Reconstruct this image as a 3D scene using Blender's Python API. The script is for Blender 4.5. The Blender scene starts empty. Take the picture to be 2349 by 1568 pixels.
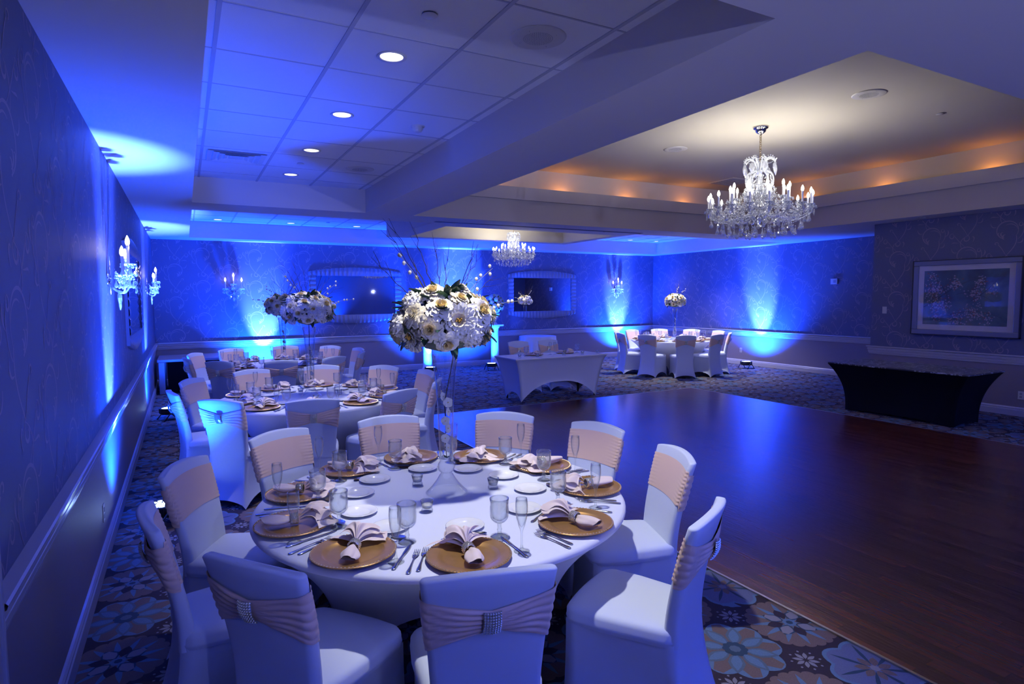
import bpy, bmesh, math, random
import numpy as np
from mathutils import Vector, Matrix, Euler
PI = math.pi
sin, cos, R = math.sin, math.cos, math.radians
random.seed(7)
rng = np.random.default_rng(11)
scene = bpy.context.scene
COL = scene.collection

# ------------------------------------------------------------------ materials
def lin(c):
    return tuple(((x / 12.92) if x <= .04045 else ((x + .055) / 1.055) ** 2.4) for x in c)

def principled(name, col, rough=.5, metal=0., spec=.5, bump=0., bscale=60., var=0., vscale=8., sheen=0., emit=None, estr=0., coat=0.):
    m = bpy.data.materials.new(name); m.use_nodes = True
    nt = m.node_tree; b = nt.nodes['Principled BSDF']
    b.inputs['Base Color'].default_value = (*col, 1)
    b.inputs['Roughness'].default_value = rough
    b.inputs['Metallic'].default_value = metal
    b.inputs['Specular IOR Level'].default_value = spec
    if sheen: b.inputs['Sheen Weight'].default_value = sheen
    if coat: b.inputs['Coat Weight'].default_value = coat
    if emit:
        b.inputs['Emission Color'].default_value = (*emit, 1); b.inputs['Emission Strength'].default_value = estr
    tc = nt.nodes.new('ShaderNodeTexCoord')
    if var:
        n = nt.nodes.new('ShaderNodeTexNoise'); n.inputs['Scale'].default_value = vscale; n.inputs['Detail'].default_value = 4
        r = nt.nodes.new('ShaderNodeMapRange'); r.inputs['To Min'].default_value = 1 - var; r.inputs['To Max'].default_value = 1 + var
        mx = nt.nodes.new('ShaderNodeMix'); mx.data_type = 'RGBA'; mx.blend_type = 'MULTIPLY'; mx.inputs['Factor'].default_value = 1
        nt.links.new(tc.outputs['Object'], n.inputs['Vector']); nt.links.new(n.outputs['Fac'], r.inputs['Value'])
        mx.inputs[6].default_value = (*col, 1); nt.links.new(r.outputs[0], mx.inputs[7]); nt.links.new(mx.outputs[2], b.inputs['Base Color'])
    if bump:
        n2 = nt.nodes.new('ShaderNodeTexNoise'); n2.inputs['Scale'].default_value = bscale; n2.inputs['Detail'].default_value = 5
        bp = nt.nodes.new('ShaderNodeBump'); bp.inputs['Strength'].default_value = bump; bp.inputs['Distance'].default_value = .004
        nt.links.new(tc.outputs['Object'], n2.inputs['Vector']); nt.links.new(n2.outputs['Fac'], bp.inputs['Height']); nt.links.new(bp.outputs['Normal'], b.inputs['Normal'])
    return m

def glass_mat(name, tint=(.93, .96, .98), gloss=.10, fr=1.0, rough=.02, milk=0., refr=0., edge=1.):
    """thin clear glass: transparent plus a fresnel-weighted glossy layer"""
    m = bpy.data.materials.new(name); m.use_nodes = True; nt = m.node_tree; nt.nodes.clear()
    out = nt.nodes.new('ShaderNodeOutputMaterial'); t = nt.nodes.new('ShaderNodeBsdfTransparent'); g = nt.nodes.new('ShaderNodeBsdfGlossy')
    t.inputs['Color'].default_value = (*tint, 1); g.inputs['Roughness'].default_value = rough; g.inputs['Color'].default_value = (1, 1, 1, 1)
    f = nt.nodes.new('ShaderNodeLayerWeight'); f.inputs['Blend'].default_value = .5
    pw = nt.nodes.new('ShaderNodeMath'); pw.operation = 'POWER'; pw.inputs[1].default_value = 3.2
    nt.links.new(f.outputs['Facing'], pw.inputs[0])
    ma = nt.nodes.new('ShaderNodeMath'); ma.operation = 'MULTIPLY_ADD'; ma.inputs[1].default_value = fr * .7; ma.inputs[2].default_value = gloss; ma.use_clamp = True
    mx = nt.nodes.new('ShaderNodeMixShader')
    rf = nt.nodes.new('ShaderNodeBsdfRefraction'); rf.inputs['IOR'].default_value = 1.22; rf.inputs['Roughness'].default_value = 0.; rf.inputs['Color'].default_value = (1, 1, 1, 1)
    p2 = nt.nodes.new('ShaderNodeMath'); p2.operation = 'POWER'; p2.inputs[1].default_value = 2.2; nt.links.new(f.outputs['Facing'], p2.inputs[0])
    mc = nt.nodes.new('ShaderNodeMix'); mc.data_type = 'RGBA'; mc.inputs[6].default_value = (*tint, 1); mc.inputs[7].default_value = (tint[0] * edge, tint[1] * edge * 1.08, tint[2] * edge * 1.2, 1)
    nt.links.new(p2.outputs[0], mc.inputs[0]); nt.links.new(mc.outputs[2], t.inputs['Color'])
    m0 = nt.nodes.new('ShaderNodeMixShader'); m0.inputs[0].default_value = refr
    nt.links.new(t.outputs[0], m0.inputs[1]); nt.links.new(rf.outputs[0], m0.inputs[2])
    nt.links.new(pw.outputs[0], ma.inputs[0]); nt.links.new(ma.outputs[0], mx.inputs[0]); nt.links.new((m0 if refr else t).outputs[0], mx.inputs[1]); nt.links.new(g.outputs[0], mx.inputs[2])
    last = mx
    if milk:
        d = nt.nodes.new('ShaderNodeBsdfDiffuse'); d.inputs['Color'].default_value = (.95, .97, 1, 1)
        m2 = nt.nodes.new('ShaderNodeMixShader'); m2.inputs[0].default_value = milk
        nt.links.new(mx.outputs[0], m2.inputs[1]); nt.links.new(d.outputs[0], m2.inputs[2]); last = m2
    nt.links.new(last.outputs[0], out.inputs['Surface'])
    return m

def emis(name, col, strength, sample=False):
    m = bpy.data.materials.new(name); m.use_nodes = True; nt = m.node_tree; nt.nodes.clear()
    out = nt.nodes.new('ShaderNodeOutputMaterial'); e = nt.nodes.new('ShaderNodeEmission')
    e.inputs['Color'].default_value = (*col, 1); e.inputs['Strength'].default_value = strength
    nt.links.new(e.outputs[0], out.inputs['Surface'])
    if not sample:
        try: m.cycles.emission_sampling = 'NONE'
        except Exception: pass
    return m

def wood_floor_mat():
    m = bpy.data.materials.new('dance_floor_wood'); m.use_nodes = True; nt = m.node_tree; b = nt.nodes['Principled BSDF']
    tc = nt.nodes.new('ShaderNodeTexCoord'); mp = nt.nodes.new('ShaderNodeMapping'); mp.inputs['Rotation'].default_value = (0, 0, R(90))
    br = nt.nodes.new('ShaderNodeTexBrick'); br.inputs['Scale'].default_value = 1.; br.inputs['Brick Width'].default_value = .62; br.inputs['Row Height'].default_value = .068
    br.inputs['Mortar Size'].default_value = .0012; br.inputs['Color1'].default_value = (.145, .037, .016, 1); br.inputs['Color2'].default_value = (.058, .016, .009, 1)
    br.inputs['Mortar'].default_value = (.02, .008, .005, 1); br.offset = .37; br.inputs['Bias'].default_value = 0.
    nz = nt.nodes.new('ShaderNodeTexNoise'); nz.inputs['Scale'].default_value = 3; nz.inputs['Detail'].default_value = 6
    mp2 = nt.nodes.new('ShaderNodeMapping'); mp2.inputs['Scale'].default_value = (14, 1.2, 1)
    mr = nt.nodes.new('ShaderNodeMapRange'); mr.inputs['To Min'].default_value = .55; mr.inputs['To Max'].default_value = 1.45
    mx = nt.nodes.new('ShaderNodeMix'); mx.data_type = 'RGBA'; mx.blend_type = 'MULTIPLY'; mx.inputs['Factor'].default_value = 1
    L = nt.links.new
    L(tc.outputs['Object'], mp.inputs[0]); L(mp.outputs[0], br.inputs['Vector']); L(tc.outputs['Object'], mp2.inputs[0]); L(mp2.outputs[0], nz.inputs['Vector'])
    L(nz.outputs['Fac'], mr.inputs['Value']); L(br.outputs['Color'], mx.inputs[6]); L(mr.outputs[0], mx.inputs[7]); L(mx.outputs[2], b.inputs['Base Color'])
    rr = nt.nodes.new('ShaderNodeMapRange'); rr.inputs['To Min'].default_value = .17; rr.inputs['To Max'].default_value = .29
    L(nz.outputs['Fac'], rr.inputs['Value']); L(rr.outputs[0], b.inputs['Roughness'])
    bp = nt.nodes.new('ShaderNodeBump'); bp.inputs['Strength'].default_value = .25; bp.inputs['Distance'].default_value = .002
    L(br.outputs['Fac'], bp.inputs['Height']); bp.invert = True
    n3 = nt.nodes.new('ShaderNodeTexNoise'); n3.inputs['Scale'].default_value = 5
    bp2 = nt.nodes.new('ShaderNodeBump'); bp2.inputs['Strength'].default_value = .12; bp2.inputs['Distance'].default_value = .01
    L(mp2.outputs[0], n3.inputs['Vector']); L(n3.outputs['Fac'], bp2.inputs['Height']); L(bp.outputs[0], bp2.inputs['Normal']); L(bp2.outputs[0], b.inputs['Normal'])
    b.inputs['Specular IOR Level'].default_value = .8
    return m

def marble_mat():
    m = principled('dark_marble', (.05, .055, .065), .28)
    nt = m.node_tree; b = nt.nodes['Principled BSDF']; tc = nt.nodes['Texture Coordinate']
    w = nt.nodes.new('ShaderNodeTexNoise'); w.inputs['Scale'].default_value = 4; w.inputs['Detail'].default_value = 9; w.inputs['Distortion'].default_value = 2.2
    cr = nt.nodes.new('ShaderNodeValToRGB'); cr.color_ramp.elements[0].position = .46; cr.color_ramp.elements[0].color = (.05, .05, .055, 1)
    cr.color_ramp.elements[1].position = .55; cr.color_ramp.elements[1].color = (.05, .05, .055, 1)
    e = cr.color_ramp.elements.new(.5); e.color = (.55, .56, .58, 1)
    nt.links.new(tc.outputs['Object'], w.inputs['Vector']); nt.links.new(w.outputs['Fac'], cr.inputs[0]); nt.links.new(cr.outputs[0], b.inputs['Base Color'])
    return m

def canvas_mat():
    m = principled('painted_canvas', (.1, .1, .12), .6)
    nt = m.node_tree; b = nt.nodes['Principled BSDF']; tc = nt.nodes['Texture Coordinate']
    w = nt.nodes.new('ShaderNodeTexNoise'); w.inputs['Scale'].default_value = 2.3; w.inputs['Detail'].default_value = 8; w.inputs['Distortion'].default_value = 1.0
    cr = nt.nodes.new('ShaderNodeValToRGB'); els = cr.color_ramp.elements
    els[0].position = .3; els[0].color = (.05, .045, .05, 1); els[1].position = .75; els[1].color = (.20, .17, .13, 1)
    e = els.new(.5); e.color = (.07, .12, .16, 1); e = els.new(.62); e.color = (.13, .18, .20, 1)
    nt.links.new(tc.outputs['Object'], w.inputs['Vector']); nt.links.new(w.outputs['Fac'], cr.inputs[0]); nt.links.new(cr.outputs[0], b.inputs['Base Color'])
    return m

M = dict(
    paper=principled('wallpaper_slate', (.098, .108, .175), .55, var=.06, vscale=30),
    scroll=principled('wallpaper_scroll', (.25, .195, .235), .5),
    dado=principled('dado_paint', (.25, .205, .215), .55, bump=.1, bscale=300),
    trim=principled('trim_paint', (.50, .47, .49), .25),
    plaster=principled('ceiling_plaster', (.60, .56, .53), .7, bump=.05, bscale=200),
    cream_plaster=principled('tray_plaster', (.58, .54, .45), .75),
    tile=principled('acoustic_tile', (.74, .73, .74), .8, bump=.35, bscale=220),
    grid=principled('tile_grid_paint', (.42, .42, .48), .5),
    crown=principled('crown_paint', (.42, .37, .34), .5),
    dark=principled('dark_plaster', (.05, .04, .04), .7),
    carpet=principled('carpet_brown', (.030, .018, .018), .95, bump=.5, bscale=500, var=.3, vscale=200),
    c_blue=principled('carpet_blue', (0.106, 0.178, 0.240), .95, bump=.5, bscale=500, var=.25, vscale=150),
    c_lblue=principled('carpet_light_blue', (0.088, 0.126, 0.147), .95, bump=.5, bscale=500, var=.2, vscale=150),
    c_teal=principled('carpet_teal', (0.025, 0.053, 0.073), .95, bump=.5, bscale=500),
    c_tan=principled('carpet_tan', (0.158, 0.104, 0.071), .95, bump=.5, bscale=500, var=.25, vscale=150),
    c_white=principled('carpet_cream', (0.230, 0.212, 0.204), .95, bump=.5, bscale=500),
    c_slate=principled('carpet_slate', (0.117, 0.130, 0.199), .95, bump=.5, bscale=500, var=.2, vscale=150),
    wood=wood_floor_mat(),
    strip=principled('metal_strip', (.55, .53, .5), .3, 1.),
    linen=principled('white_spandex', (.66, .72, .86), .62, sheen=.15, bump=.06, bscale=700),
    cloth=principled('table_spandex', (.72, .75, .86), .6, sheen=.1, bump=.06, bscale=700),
    satin=principled('satin_cloth', (.78, .79, .82), .35, sheen=.3),
    blush=principled('blush_spandex', (.82, .57, .42), .55, sheen=.25, bump=.08, bscale=500),
    napkin=principled('blush_linen', (.80, .66, .60), .7, sheen=.2, bump=.15, bscale=600),
    rhine=principled('rhinestone', (.86, .82, .70), .2, .75),
    gold=principled('gold_lacquer', (.68, .38, .13), .30, .72, var=.12, vscale=30),
    goldb=principled('gold_bead', (.85, .62, .34), .3, .6),
    silver=principled('flatware_steel', (.62, .63, .66), .14, 1.),
    china=principled('white_china', (.82, .82, .80), .18),
    wax=principled('candle_wax', (.85, .83, .80), .5),
    glass=glass_mat('clear_glass', (.97, .985, .99), .02, 1.3, .01, 0., .05, .55),
    cut=glass_mat('cut_glass', (.96, .98, .985), .06, 1.8, .015, .02, .10, .42),
    crystal=glass_mat('crystal', (.90, .93, .97), .30, 1.2, .03, .22),
    bead=glass_mat('crystal_bead', (.85, .9, .95), .40, 1.0, .06, .42),
    pane=glass_mat('picture_glazing', (.97, .98, .98), .05, .9, .01),
    chrome=principled('chrome', (.7, .69, .66), .12, 1.),
    brass=principled('aged_brass', (.42, .33, .20), .3, 1.),
    candle=principled('candle_sleeve', (.78, .78, .80), .4),
    bulb=emis('lit_bulb', (1., .95, .86), 26.),
    bulb_d=emis('sconce_bulb', (1., .88, .70), 11.),
    led=emis('led_blue', (.35, .55, 1.), 40.),
    dlamp=emis('downlight_lamp', (1., .96, .92), 6.),
    black=principled('black_plastic', (.012, .012, .013), .4),
    skirt=principled('black_spandex', (.004, .004, .005), .8, spec=.15),
    ebony=principled('black_board', (.004, .004, .005), .75, spec=.1),
    counter=principled('counter_laminate', (.30, .30, .36), .22),
    marble=marble_mat(),
    mirror=principled('mirror_silver', (.85, .87, .88), .01, 1.),
    mframe=principled('silver_frame', (.19, .20, .26), .22, .1),
    medge=principled('dark_frame_edge', (.02, .02, .03), .5),
    mat=principled('picture_mat', (.66, .60, .62), .7),
    canvas=canvas_mat(),
    petal_p=principled('blossom_pink', (.60, .48, .50), .7),
    petal_r=principled('blossom_rust', (.26, .09, .06), .7),
    branch=principled('painted_branch', (.03, .025, .03), .7),
    white=principled('white_plastic', (.60, .58, .55), .45),
    dgrille=principled('grille_grey', (.30, .30, .34), .6),
    ivory=principled('petal_ivory', (.88, .79, .55), .65, sheen=.2),
    whitep=principled('petal_white', (.86, .82, .70), .65, sheen=.2),
    cream=principled('petal_cream', (.85, .66, .26), .65, sheen=.2),
    yellow=principled('stamen_yellow', (.75, .42, .06), .7),
    leaf=principled('leaf_green', (.018, .055, .030), .4, var=.3, vscale=20),
    lleaf=principled('leaf_bright', (.09, .18, .05), .45),
    twig=principled('twig_brown', (.035, .020, .015), .7),
    stemg=principled('stem_green', (.25, .24, .13), .6),
    pedestal=principled('pedestal_plaster', (.70, .70, .72), .5),
    wood2=principled('door_casing_paint', (.36, .35, .38), .35),
    steel=principled('table_leg_steel', (.05, .05, .055), .4, .9),
)

# ------------------------------------------------------------------ mesh builder
class MB:
    def __init__(s): s.v = []; s.f = []; s.m = []; s.s = []
    def add(s, V, F, mi=0, smooth=True, mat=None):
        o = len(s.v)
        if mat is not None: V = [tuple(mat @ Vector(p)) for p in V]
        s.v += [tuple(map(float, p)) for p in V]
        s.f += [tuple(i + o for i in f) for f in F]; s.m += [mi] * len(F); s.s += [smooth] * len(F)
        return s
    def merge(s, o, mat=None, mi=0):
        k = len(s.v)
        s.v += [tuple(mat @ Vector(p)) for p in o.v] if mat is not None else list(o.v)
        s.f += [tuple(i + k for i in f) for f in o.f]; s.m += [q + mi for q in o.m]; s.s += o.s
        return s
    def box(s, x0, y0, z0, x1, y1, z1, mi=0, bev=0., mat=None, seg=2):
        if bev:
            b = bmesh.new(); bmesh.ops.create_cube(b, size=1)
            for v in b.verts: v.co = Vector((x0 + (v.co.x + .5) * (x1 - x0), y0 + (v.co.y + .5) * (y1 - y0), z0 + (v.co.z + .5) * (z1 - z0)))
            bmesh.ops.bevel(b, geom=b.edges[:], offset=bev, segments=seg, affect='EDGES', profile=.5)
            b.verts.index_update()
            s.add([v.co[:] for v in b.verts], [[v.index for v in f.verts] for f in b.faces], mi, False, mat); b.free(); return s
        V = [(x, y, z) for z in (z0, z1) for y in (y0, y1) for x in (x0, x1)]
        return s.add(V, [(0, 2, 3, 1), (4, 5, 7, 6), (0, 1, 5, 4), (2, 6, 7, 3), (0, 4, 6, 2), (1, 3, 7, 5)], mi, False, mat)
    def quad(s, a, b, c, d, mi=0): return s.add([a, b, c, d], [(0, 1, 2, 3)], mi, False)
    def grid(s, fn, nu, nv, cu=False, mi=0, smooth=True, mat=None):
        V = []; F = []; w = nu if cu else nu + 1
        for j in range(nv + 1):
            for i in range(w): V.append(fn(i / nu, j / nv))
        for j in range(nv):
            for i in range(nu):
                a = j * w + i; b = j * w + (i + 1) % w
                F.append((a, b, b + w, a + w))
        return s.add(V, F, mi, smooth, mat)
    def rings(s, rings, mi=0, cap0=False, cap1=False, smooth=True, mat=None):
        n = len(rings[0]); V = [p for r in rings for p in r]; F = []
        for j in range(len(rings) - 1):
            for i in range(n):
                a = j * n + i; b = j * n + (i + 1) % n
                F.append((a, b, b + n, a + n))
        if cap0: F.append(tuple(reversed(range(n))))
        if cap1: F.append(tuple((len(rings) - 1) * n + i for i in range(n)))
        return s.add(V, F, mi, smooth, mat)
    def lathe(s, prof, n=24, mi=0, mod=None, smooth=True, cap0=False, cap1=False, mat=None):
        rs = []
        for k, (r, z) in enumerate(prof):
            ring = []
            for i in range(n):
                a = 2 * PI * i / n; rr = r * (mod(a, k, z) if mod else 1)
                ring.append((rr * cos(a), rr * sin(a), z))
            rs.append(ring)
        return s.rings(rs, mi, cap0, cap1, smooth, mat)
    def tube(s, pts, rad, n=8, mi=0, mat=None, caps=True):
        P = [Vector(p) for p in pts]; k = len(P); rs = []
        if not hasattr(rad, '__len__'): rad = [rad] * k
        up = None
        for i, p in enumerate(P):
            t = (P[min(i + 1, k - 1)] - P[max(i - 1, 0)]).normalized()
            if up is None: up = t.orthogonal().normalized()
            else: up = (up - t * up.dot(t)).normalized()
            b = t.cross(up)
            rs.append([tuple(p + (up * cos(2 * PI * j / n) + b * sin(2 * PI * j / n)) * rad[i]) for j in range(n)])
        return s.rings(rs, mi, caps, caps, True, mat)
    def sphere(s, c, r, n=10, m=6, mi=0, sz=1., mat=None):
        prof = [(max(1e-4, r * sin(PI * j / m)), -r * sz * cos(PI * j / m)) for j in range(m + 1)]
        t = Matrix.Translation(c)
        return s.lathe(prof, n, mi, mat=(mat @ t) if mat is not None else t)
    def octa(s, c, r, mi=0, sz=1.):
        x, y, z = c
        return s.add([(x + r, y, z), (x, y + r, z), (x - r, y, z), (x, y - r, z), (x, y, z + r * sz), (x, y, z - r * sz)],
                     [(0, 1, 4), (1, 2, 4), (2, 3, 4), (3, 0, 4), (1, 0, 5), (2, 1, 5), (3, 2, 5), (0, 3, 5)], mi, False)
    def ribbon(s, pts, wid, to3, mi=0):
        """flat strip along a 2-D curve, placed by to3(u, v)"""
        k = len(pts); V = []; F = []
        for i in range(k):
            a = pts[max(i - 1, 0)]; b = pts[min(i + 1, k - 1)]
            dx, dy = b[0] - a[0], b[1] - a[1]; L = math.hypot(dx, dy) or 1
            nx, ny = -dy / L * wid[i] / 2, dx / L * wid[i] / 2
            V += [to3(pts[i][0] + nx, pts[i][1] + ny), to3(pts[i][0] - nx, pts[i][1] - ny)]
        for i in range(k - 1): F.append((2 * i, 2 * i + 1, 2 * i + 3, 2 * i + 2))
        return s.add(V, F, mi, False)
    def poly(s, pts, mi=0): return s.add(pts, [tuple(range(len(pts)))], mi, False)
    def mesh(s, name, mats):
        me = bpy.data.meshes.new(name); me.from_pydata(s.v, [], s.f)
        for m in mats: me.materials.append(M[m] if isinstance(m, str) else m)
        me.polygons.foreach_set('material_index', s.m); me.polygons.foreach_set('use_smooth', s.s); me.update()
        return me

def link(name, me, parent=None, loc=(0, 0, 0), rz=0., rot=None, sc=None):
    o = bpy.data.objects.new(name, me); COL.objects.link(o)
    if parent is not None: o.parent = parent
    o.location = loc
    if rot is not None: o.rotation_euler = rot
    elif rz: o.rotation_euler = (0, 0, rz)
    if sc is not None: o.scale = sc if hasattr(sc, '__len__') else (sc,) * 3
    return o
def tag(o, label, cat, group=None):
    o['label'] = label; o['category'] = cat
    if group: o['group'] = group
    return o
def thing(name, label, cat, loc=(0, 0, 0), rz=0., group=None):
    return tag(link(name, None, None, loc, rz), label, cat, group)
def struct(name, b, mats):
    o = link(name, b.mesh(name, mats)); o['kind'] = 'structure'; return o
def copy_tree(o, parent=None):
    c = o.copy(); COL.objects.link(c)
    if parent is not None: c.parent = parent
    for ch in list(o.children): copy_tree(ch, c)
    return c
def dup(o, loc, rz, label, group=None, sc=None):
    c = copy_tree(o); c.location = loc; c.rotation_euler = (0, 0, rz); c['label'] = label
    if group: c['group'] = group
    if sc: c.scale = (sc,) * 3
    return c

# ------------------------------------------------------------------ room
XL, XR, YB, YF, ZS, ZT = -.533, 12.38, 13.97, -2.6, 2.93, 3.25
XB, YC = 10.4, 6.2            # projecting wall section on the right
RT, RB, BH = .865, .735, .125 # chair rail top and bottom, baseboard height

def spiral(cx, cy, r0, r1, a0, a1, n=22):
    return [(cx + (r0 + (r1 - r0) * t) * cos(a0 + (a1 - a0) * t), cy + (r0 + (r1 - r0) * t) * sin(a0 + (a1 - a0) * t)) for t in [i / n for i in range(n + 1)]]
def bez(p0, p1, p2, p3, n=16):
    return [tuple((1 - t) ** 3 * a + 3 * (1 - t) ** 2 * t * b + 3 * (1 - t) * t * t * c + t ** 3 * d for a, b, c, d in zip(p0, p1, p2, p3)) for t in [i / n for i in range(n + 1)]]
def taper(n, w0, w1, w2): return [(w0 + (w1 - w0) * (i / (n - 1)) * 2) if i < (n - 1) / 2 else (w1 + (w2 - w1) * ((i / (n - 1)) * 2 - 1)) for i in range(n)]
PU, PV = .56, .66
def motif():
    cur = []
    def c(p, w0, w1, w2): cur.append((p, taper(len(p), w0, w1, w2)))
    c(spiral(0, 0, .135, .125, R(215), R(-75), 30), .004, .016, .006)
    c(spiral(-.01, -.005, .118, .085, R(175), R(70), 16), .003, .011, .004)
    c(bez((-.11, -.08), (-.14, -.2), (-.06, -.28), (.0, -.36)), .009, .012, .006)
    c(bez((.035, -.125), (.06, -.12), (.055, -.05), (.02, -.06), 10), .006, .022, .004)
    c(bez((.03, -.10), (.085, -.09), (.09, -.02), (.05, -.025), 10), .005, .020, .004)
    c(bez((.06, -.10), (.12, -.08), (.12, -.01), (.085, -.03), 10), .005, .016, .003)
    c(bez((-.02, .30), (.09, .27), (.11, .19), (.07, .115)), .005, .011, .006)
    c(spiral(.02, .255, .06, .014, R(100), R(400), 18), .004, .016, .012)
    c(bez((.02, .13), (.10, .2), (.15, .28), (.2, .34)), .004, .010, .005)
    c(spiral(.2, .30, .05, .012, R(95), R(-210), 16), .005, .014, .010)
    c(bez((.11, .2), (.17, .2), (.2, .22), (.21, .19), 10), .004, .014, .003)
    c(bez((.135, .06), (.17, .03), (.21, .08), (.205, .12), 10), .005, .012, .004)
    c(bez((-.13, -.13), (-.2, -.08), (-.22, .03), (-.17, .10)), .004, .010, .005)
    c(spiral(-.165, .07, .034, .01, R(90), R(-200), 14), .005, .013, .009)
    c(bez((-.2, -.02), (-.245, .0), (-.25, .06), (-.225, .075), 10), .004, .018, .003)
    c(bez((-.125, -.18), (-.18, -.2), (-.2, -.15), (-.185, -.12), 10), .005, .017, .003)
    c(bez((-.07, .2), (-.11, .24), (-.08, .31), (-.06, .27), 10), .004, .016, .003)
    c(bez((.1, -.2), (.06, -.24), (.03, -.30), (.0, -.36), 10), .010, .008, .004)
    c(spiral(.125, -.185, .03, .009, R(200), R(-80), 12), .005, .012, .008)
    return cur
MOT = motif()
def wallpaper(b, u0, u1, v0, v1, P3, mi):
    i = 0; u = u0 - .1
    while u < u1 + .3:
        v = v0 - .2 + (PV / 2 if i % 2 else 0)
        while v < v1 + .4:
            for mi_, (p, w) in enumerate(MOT):
                to3 = lambda a_, c_, e_=.0003 + .00005 * mi_: P3(a_, c_, e_)
                q = [(u + a, v + c2) for a, c2 in p]
                run = []; wr = []
                for k, (a, c2) in enumerate(q):
                    if u0 + .01 < a < u1 - .01 and v0 + .01 < c2 < v1 - .008: run.append((a, c2)); wr.append(w[k])
                    else:
                        if len(run) > 1: b.ribbon(run, wr, to3, mi)
                        run = []; wr = []
                if len(run) > 1: b.ribbon(run, wr, to3, mi)
            v += PV
        u += .5; i += 1

def wall(name, a, bq, n, paper=True, z1=ZS, u_from=None):
    """wall from plan point a to bq, inward normal n; dado below the rail, figured paper above"""
    b = MB(); ax, ay = a; bx, by = bq; L = math.hypot(bx - ax, by - ay); dx, dy = (bx - ax) / L, (by - ay) / L
    P = lambda u, z, e=0.: (ax + dx * u + n[0] * e, ay + dy * u + n[1] * e, z)
    zm = .80
    b.quad(P(0, 0), P(L, 0), P(L, zm), P(0, zm), 0); b.quad(P(0, zm), P(L, zm), P(L, z1), P(0, z1), 1)
    b.quad(P(0, 0, -.15), P(L, 0, -.15), P(L, z1, -.15), P(0, z1, -.15), 0)
    if paper: wallpaper(b, 0, L, RT, z1, P, 2)
    return struct(name, b, ['dado', 'paper', 'scroll'])
wall('wall_left', (XL, YF), (XL, YB), (1, 0))
wall('wall_back', (XL, YB), (XR, YB), (0, -1))
wall('wall_right', (XR, YC), (XR, YB), (-1, 0))
wall('wall_right_projecting', (XB, YF), (XB, YC), (-1, 0))
wall('wall_return', (XB, YC), (XR, YC), (0, 1), False)
wall('wall_front', (XL, YF), (XB, YF), (0, 1), False)

def sweep(b, path, prof, closed=False, mi=0):
    """extrude a (out, z) profile along a plan path whose inward side is on the left"""
    n = len(path); V = []; k = len(prof)
    for i, p in enumerate(path):
        def nrm(a, c):
            d = Vector((c[0] - a[0], c[1] - a[1])).normalized(); return Vector((-d.y, d.x))
        if closed or 0 < i < n - 1:
            n1 = nrm(path[i - 1], p); n2 = nrm(p, path[(i + 1) % n]); m = (n1 + n2); m = m / max(.3, m.dot(n1)) 
        elif i == 0: m = nrm(p, path[1])
        else: m = nrm(path[i - 1], p)
        for o, z in prof: V.append((p[0] + m.x * o, p[1] + m.y * o, z))
    F = []
    for i in range(n if closed else n - 1):
        for j in range(k - 1):
            a = i * k + j; c = ((i + 1) % n) * k + j
            F.append((a, c, c + 1, a + 1))
    return b.add(V, F, mi, False)
RAIL = [(0, .725), (.012, .728), (.016, .745), (.012, .752), (.022, .758), (.026, .785), (.020, .792), (.030, .800), (.034, .828), (.028, .836), (.046, .846), (.050, .858), (.044, .866), (0, .868)]
BASE = [(0, 0), (.022, 0), (.022, .085), (.016, .092), (.018, .108), (.010, .120), (0, .128)]
def trim(name, path, prof, mat='trim', closed=False):
    b = MB(); sweep(b, path, prof, closed); return struct(name, b, [mat])
PATH_L = [(XL, YB), (XL, 2.18)]
PATH_B = [(XR, YB), (XL, YB)]
PATH_R = [(XR, YC), (XR, YB)]
PATH_P = [(XB, YF), (XB, YC), (XR, YC)]
for nm, pth in (('left', PATH_L), ('back', PATH_B), ('right', PATH_R), ('projecting', PATH_P)):
    trim('trim_chair_rail_' + nm, pth, RAIL); trim('baseboard_' + nm, pth, BASE)

# door casing on the left wall beside the camera
b = MB(); b.box(XL, 2.07, 0, XL + .035, 2.18, 2.15, 0, .006); b.box(XL, 2.145, 0, XL + .045, 2.165, 2.15, 0, .004)
b.box(XL, 1.0, 2.06, XL + .035, 2.18, 2.16, 0, .006); b.box(XL, 1.0, 0, XL + .035, 1.11, 2.15, 0, .006)
door = struct('door_1', b, ['wood2'])
b = MB(); b.box(XL + .001, 1.11, .01, XL + .018, 2.07, 2.06, 0, .004)
for z0, z1 in ((.15, .85), (1.0, 1.95)): b.box(XL + .018, 1.25, z0, XL + .024, 1.93, z1, 0, .004)
link('door_leaf', b.mesh('door_leaf', ['wood2']), door)
b = MB(); b.sphere((XL + .075, 1.20, 1.0), .03, 14, 8); b.tube([(XL + .018, 1.20, 1.0), (XL + .06, 1.20, 1.0)], .011)
link('door_knob', b.mesh('door_knob', ['chrome']), door)

# ---- ceiling: plaster soffit with trays
TA = (.135, 1.83, 2.292, 8.525)       # x0,y0,x1,y1 tile tray over the front tables
TB = (.135, 9.23, 11.95, 13.36)       # tile tray along the back
BX = (3.55, 9.23, 7.72, 11.70)        # plaster box hanging inside it
OP = (3.92, 9.55, 7.49, 11.42)        # its opening
TC = (2.99, 1.85, 9.9, 8.525)         # chandelier tray
b = MB()
def holes(x, y):
    if TA[0] < x < TA[2] and TA[1] < y < TA[3]: return True
    if TC[0] < x < TC[2] and TC[1] < y < TC[3]: return True
    if TB[0] < x < TB[2] and TB[1] < y < TB[3]:
        if OP[0] < x < OP[2] and OP[1] < y < OP[3]: return True
        return not (BX[0] < x < BX[2] and BX[1] < y < BX[3])
    if x > XB and y < YC: return True
    return False
xs = sorted({XL, XR, XB, *[t[i] for t in (TA, TB, BX, OP, TC) for i in (0, 2)]}); ys = sorted({YF, YB, YC, *[t[i] for t in (TA, TB, BX, OP, TC) for i in (1, 3)]})
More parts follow.
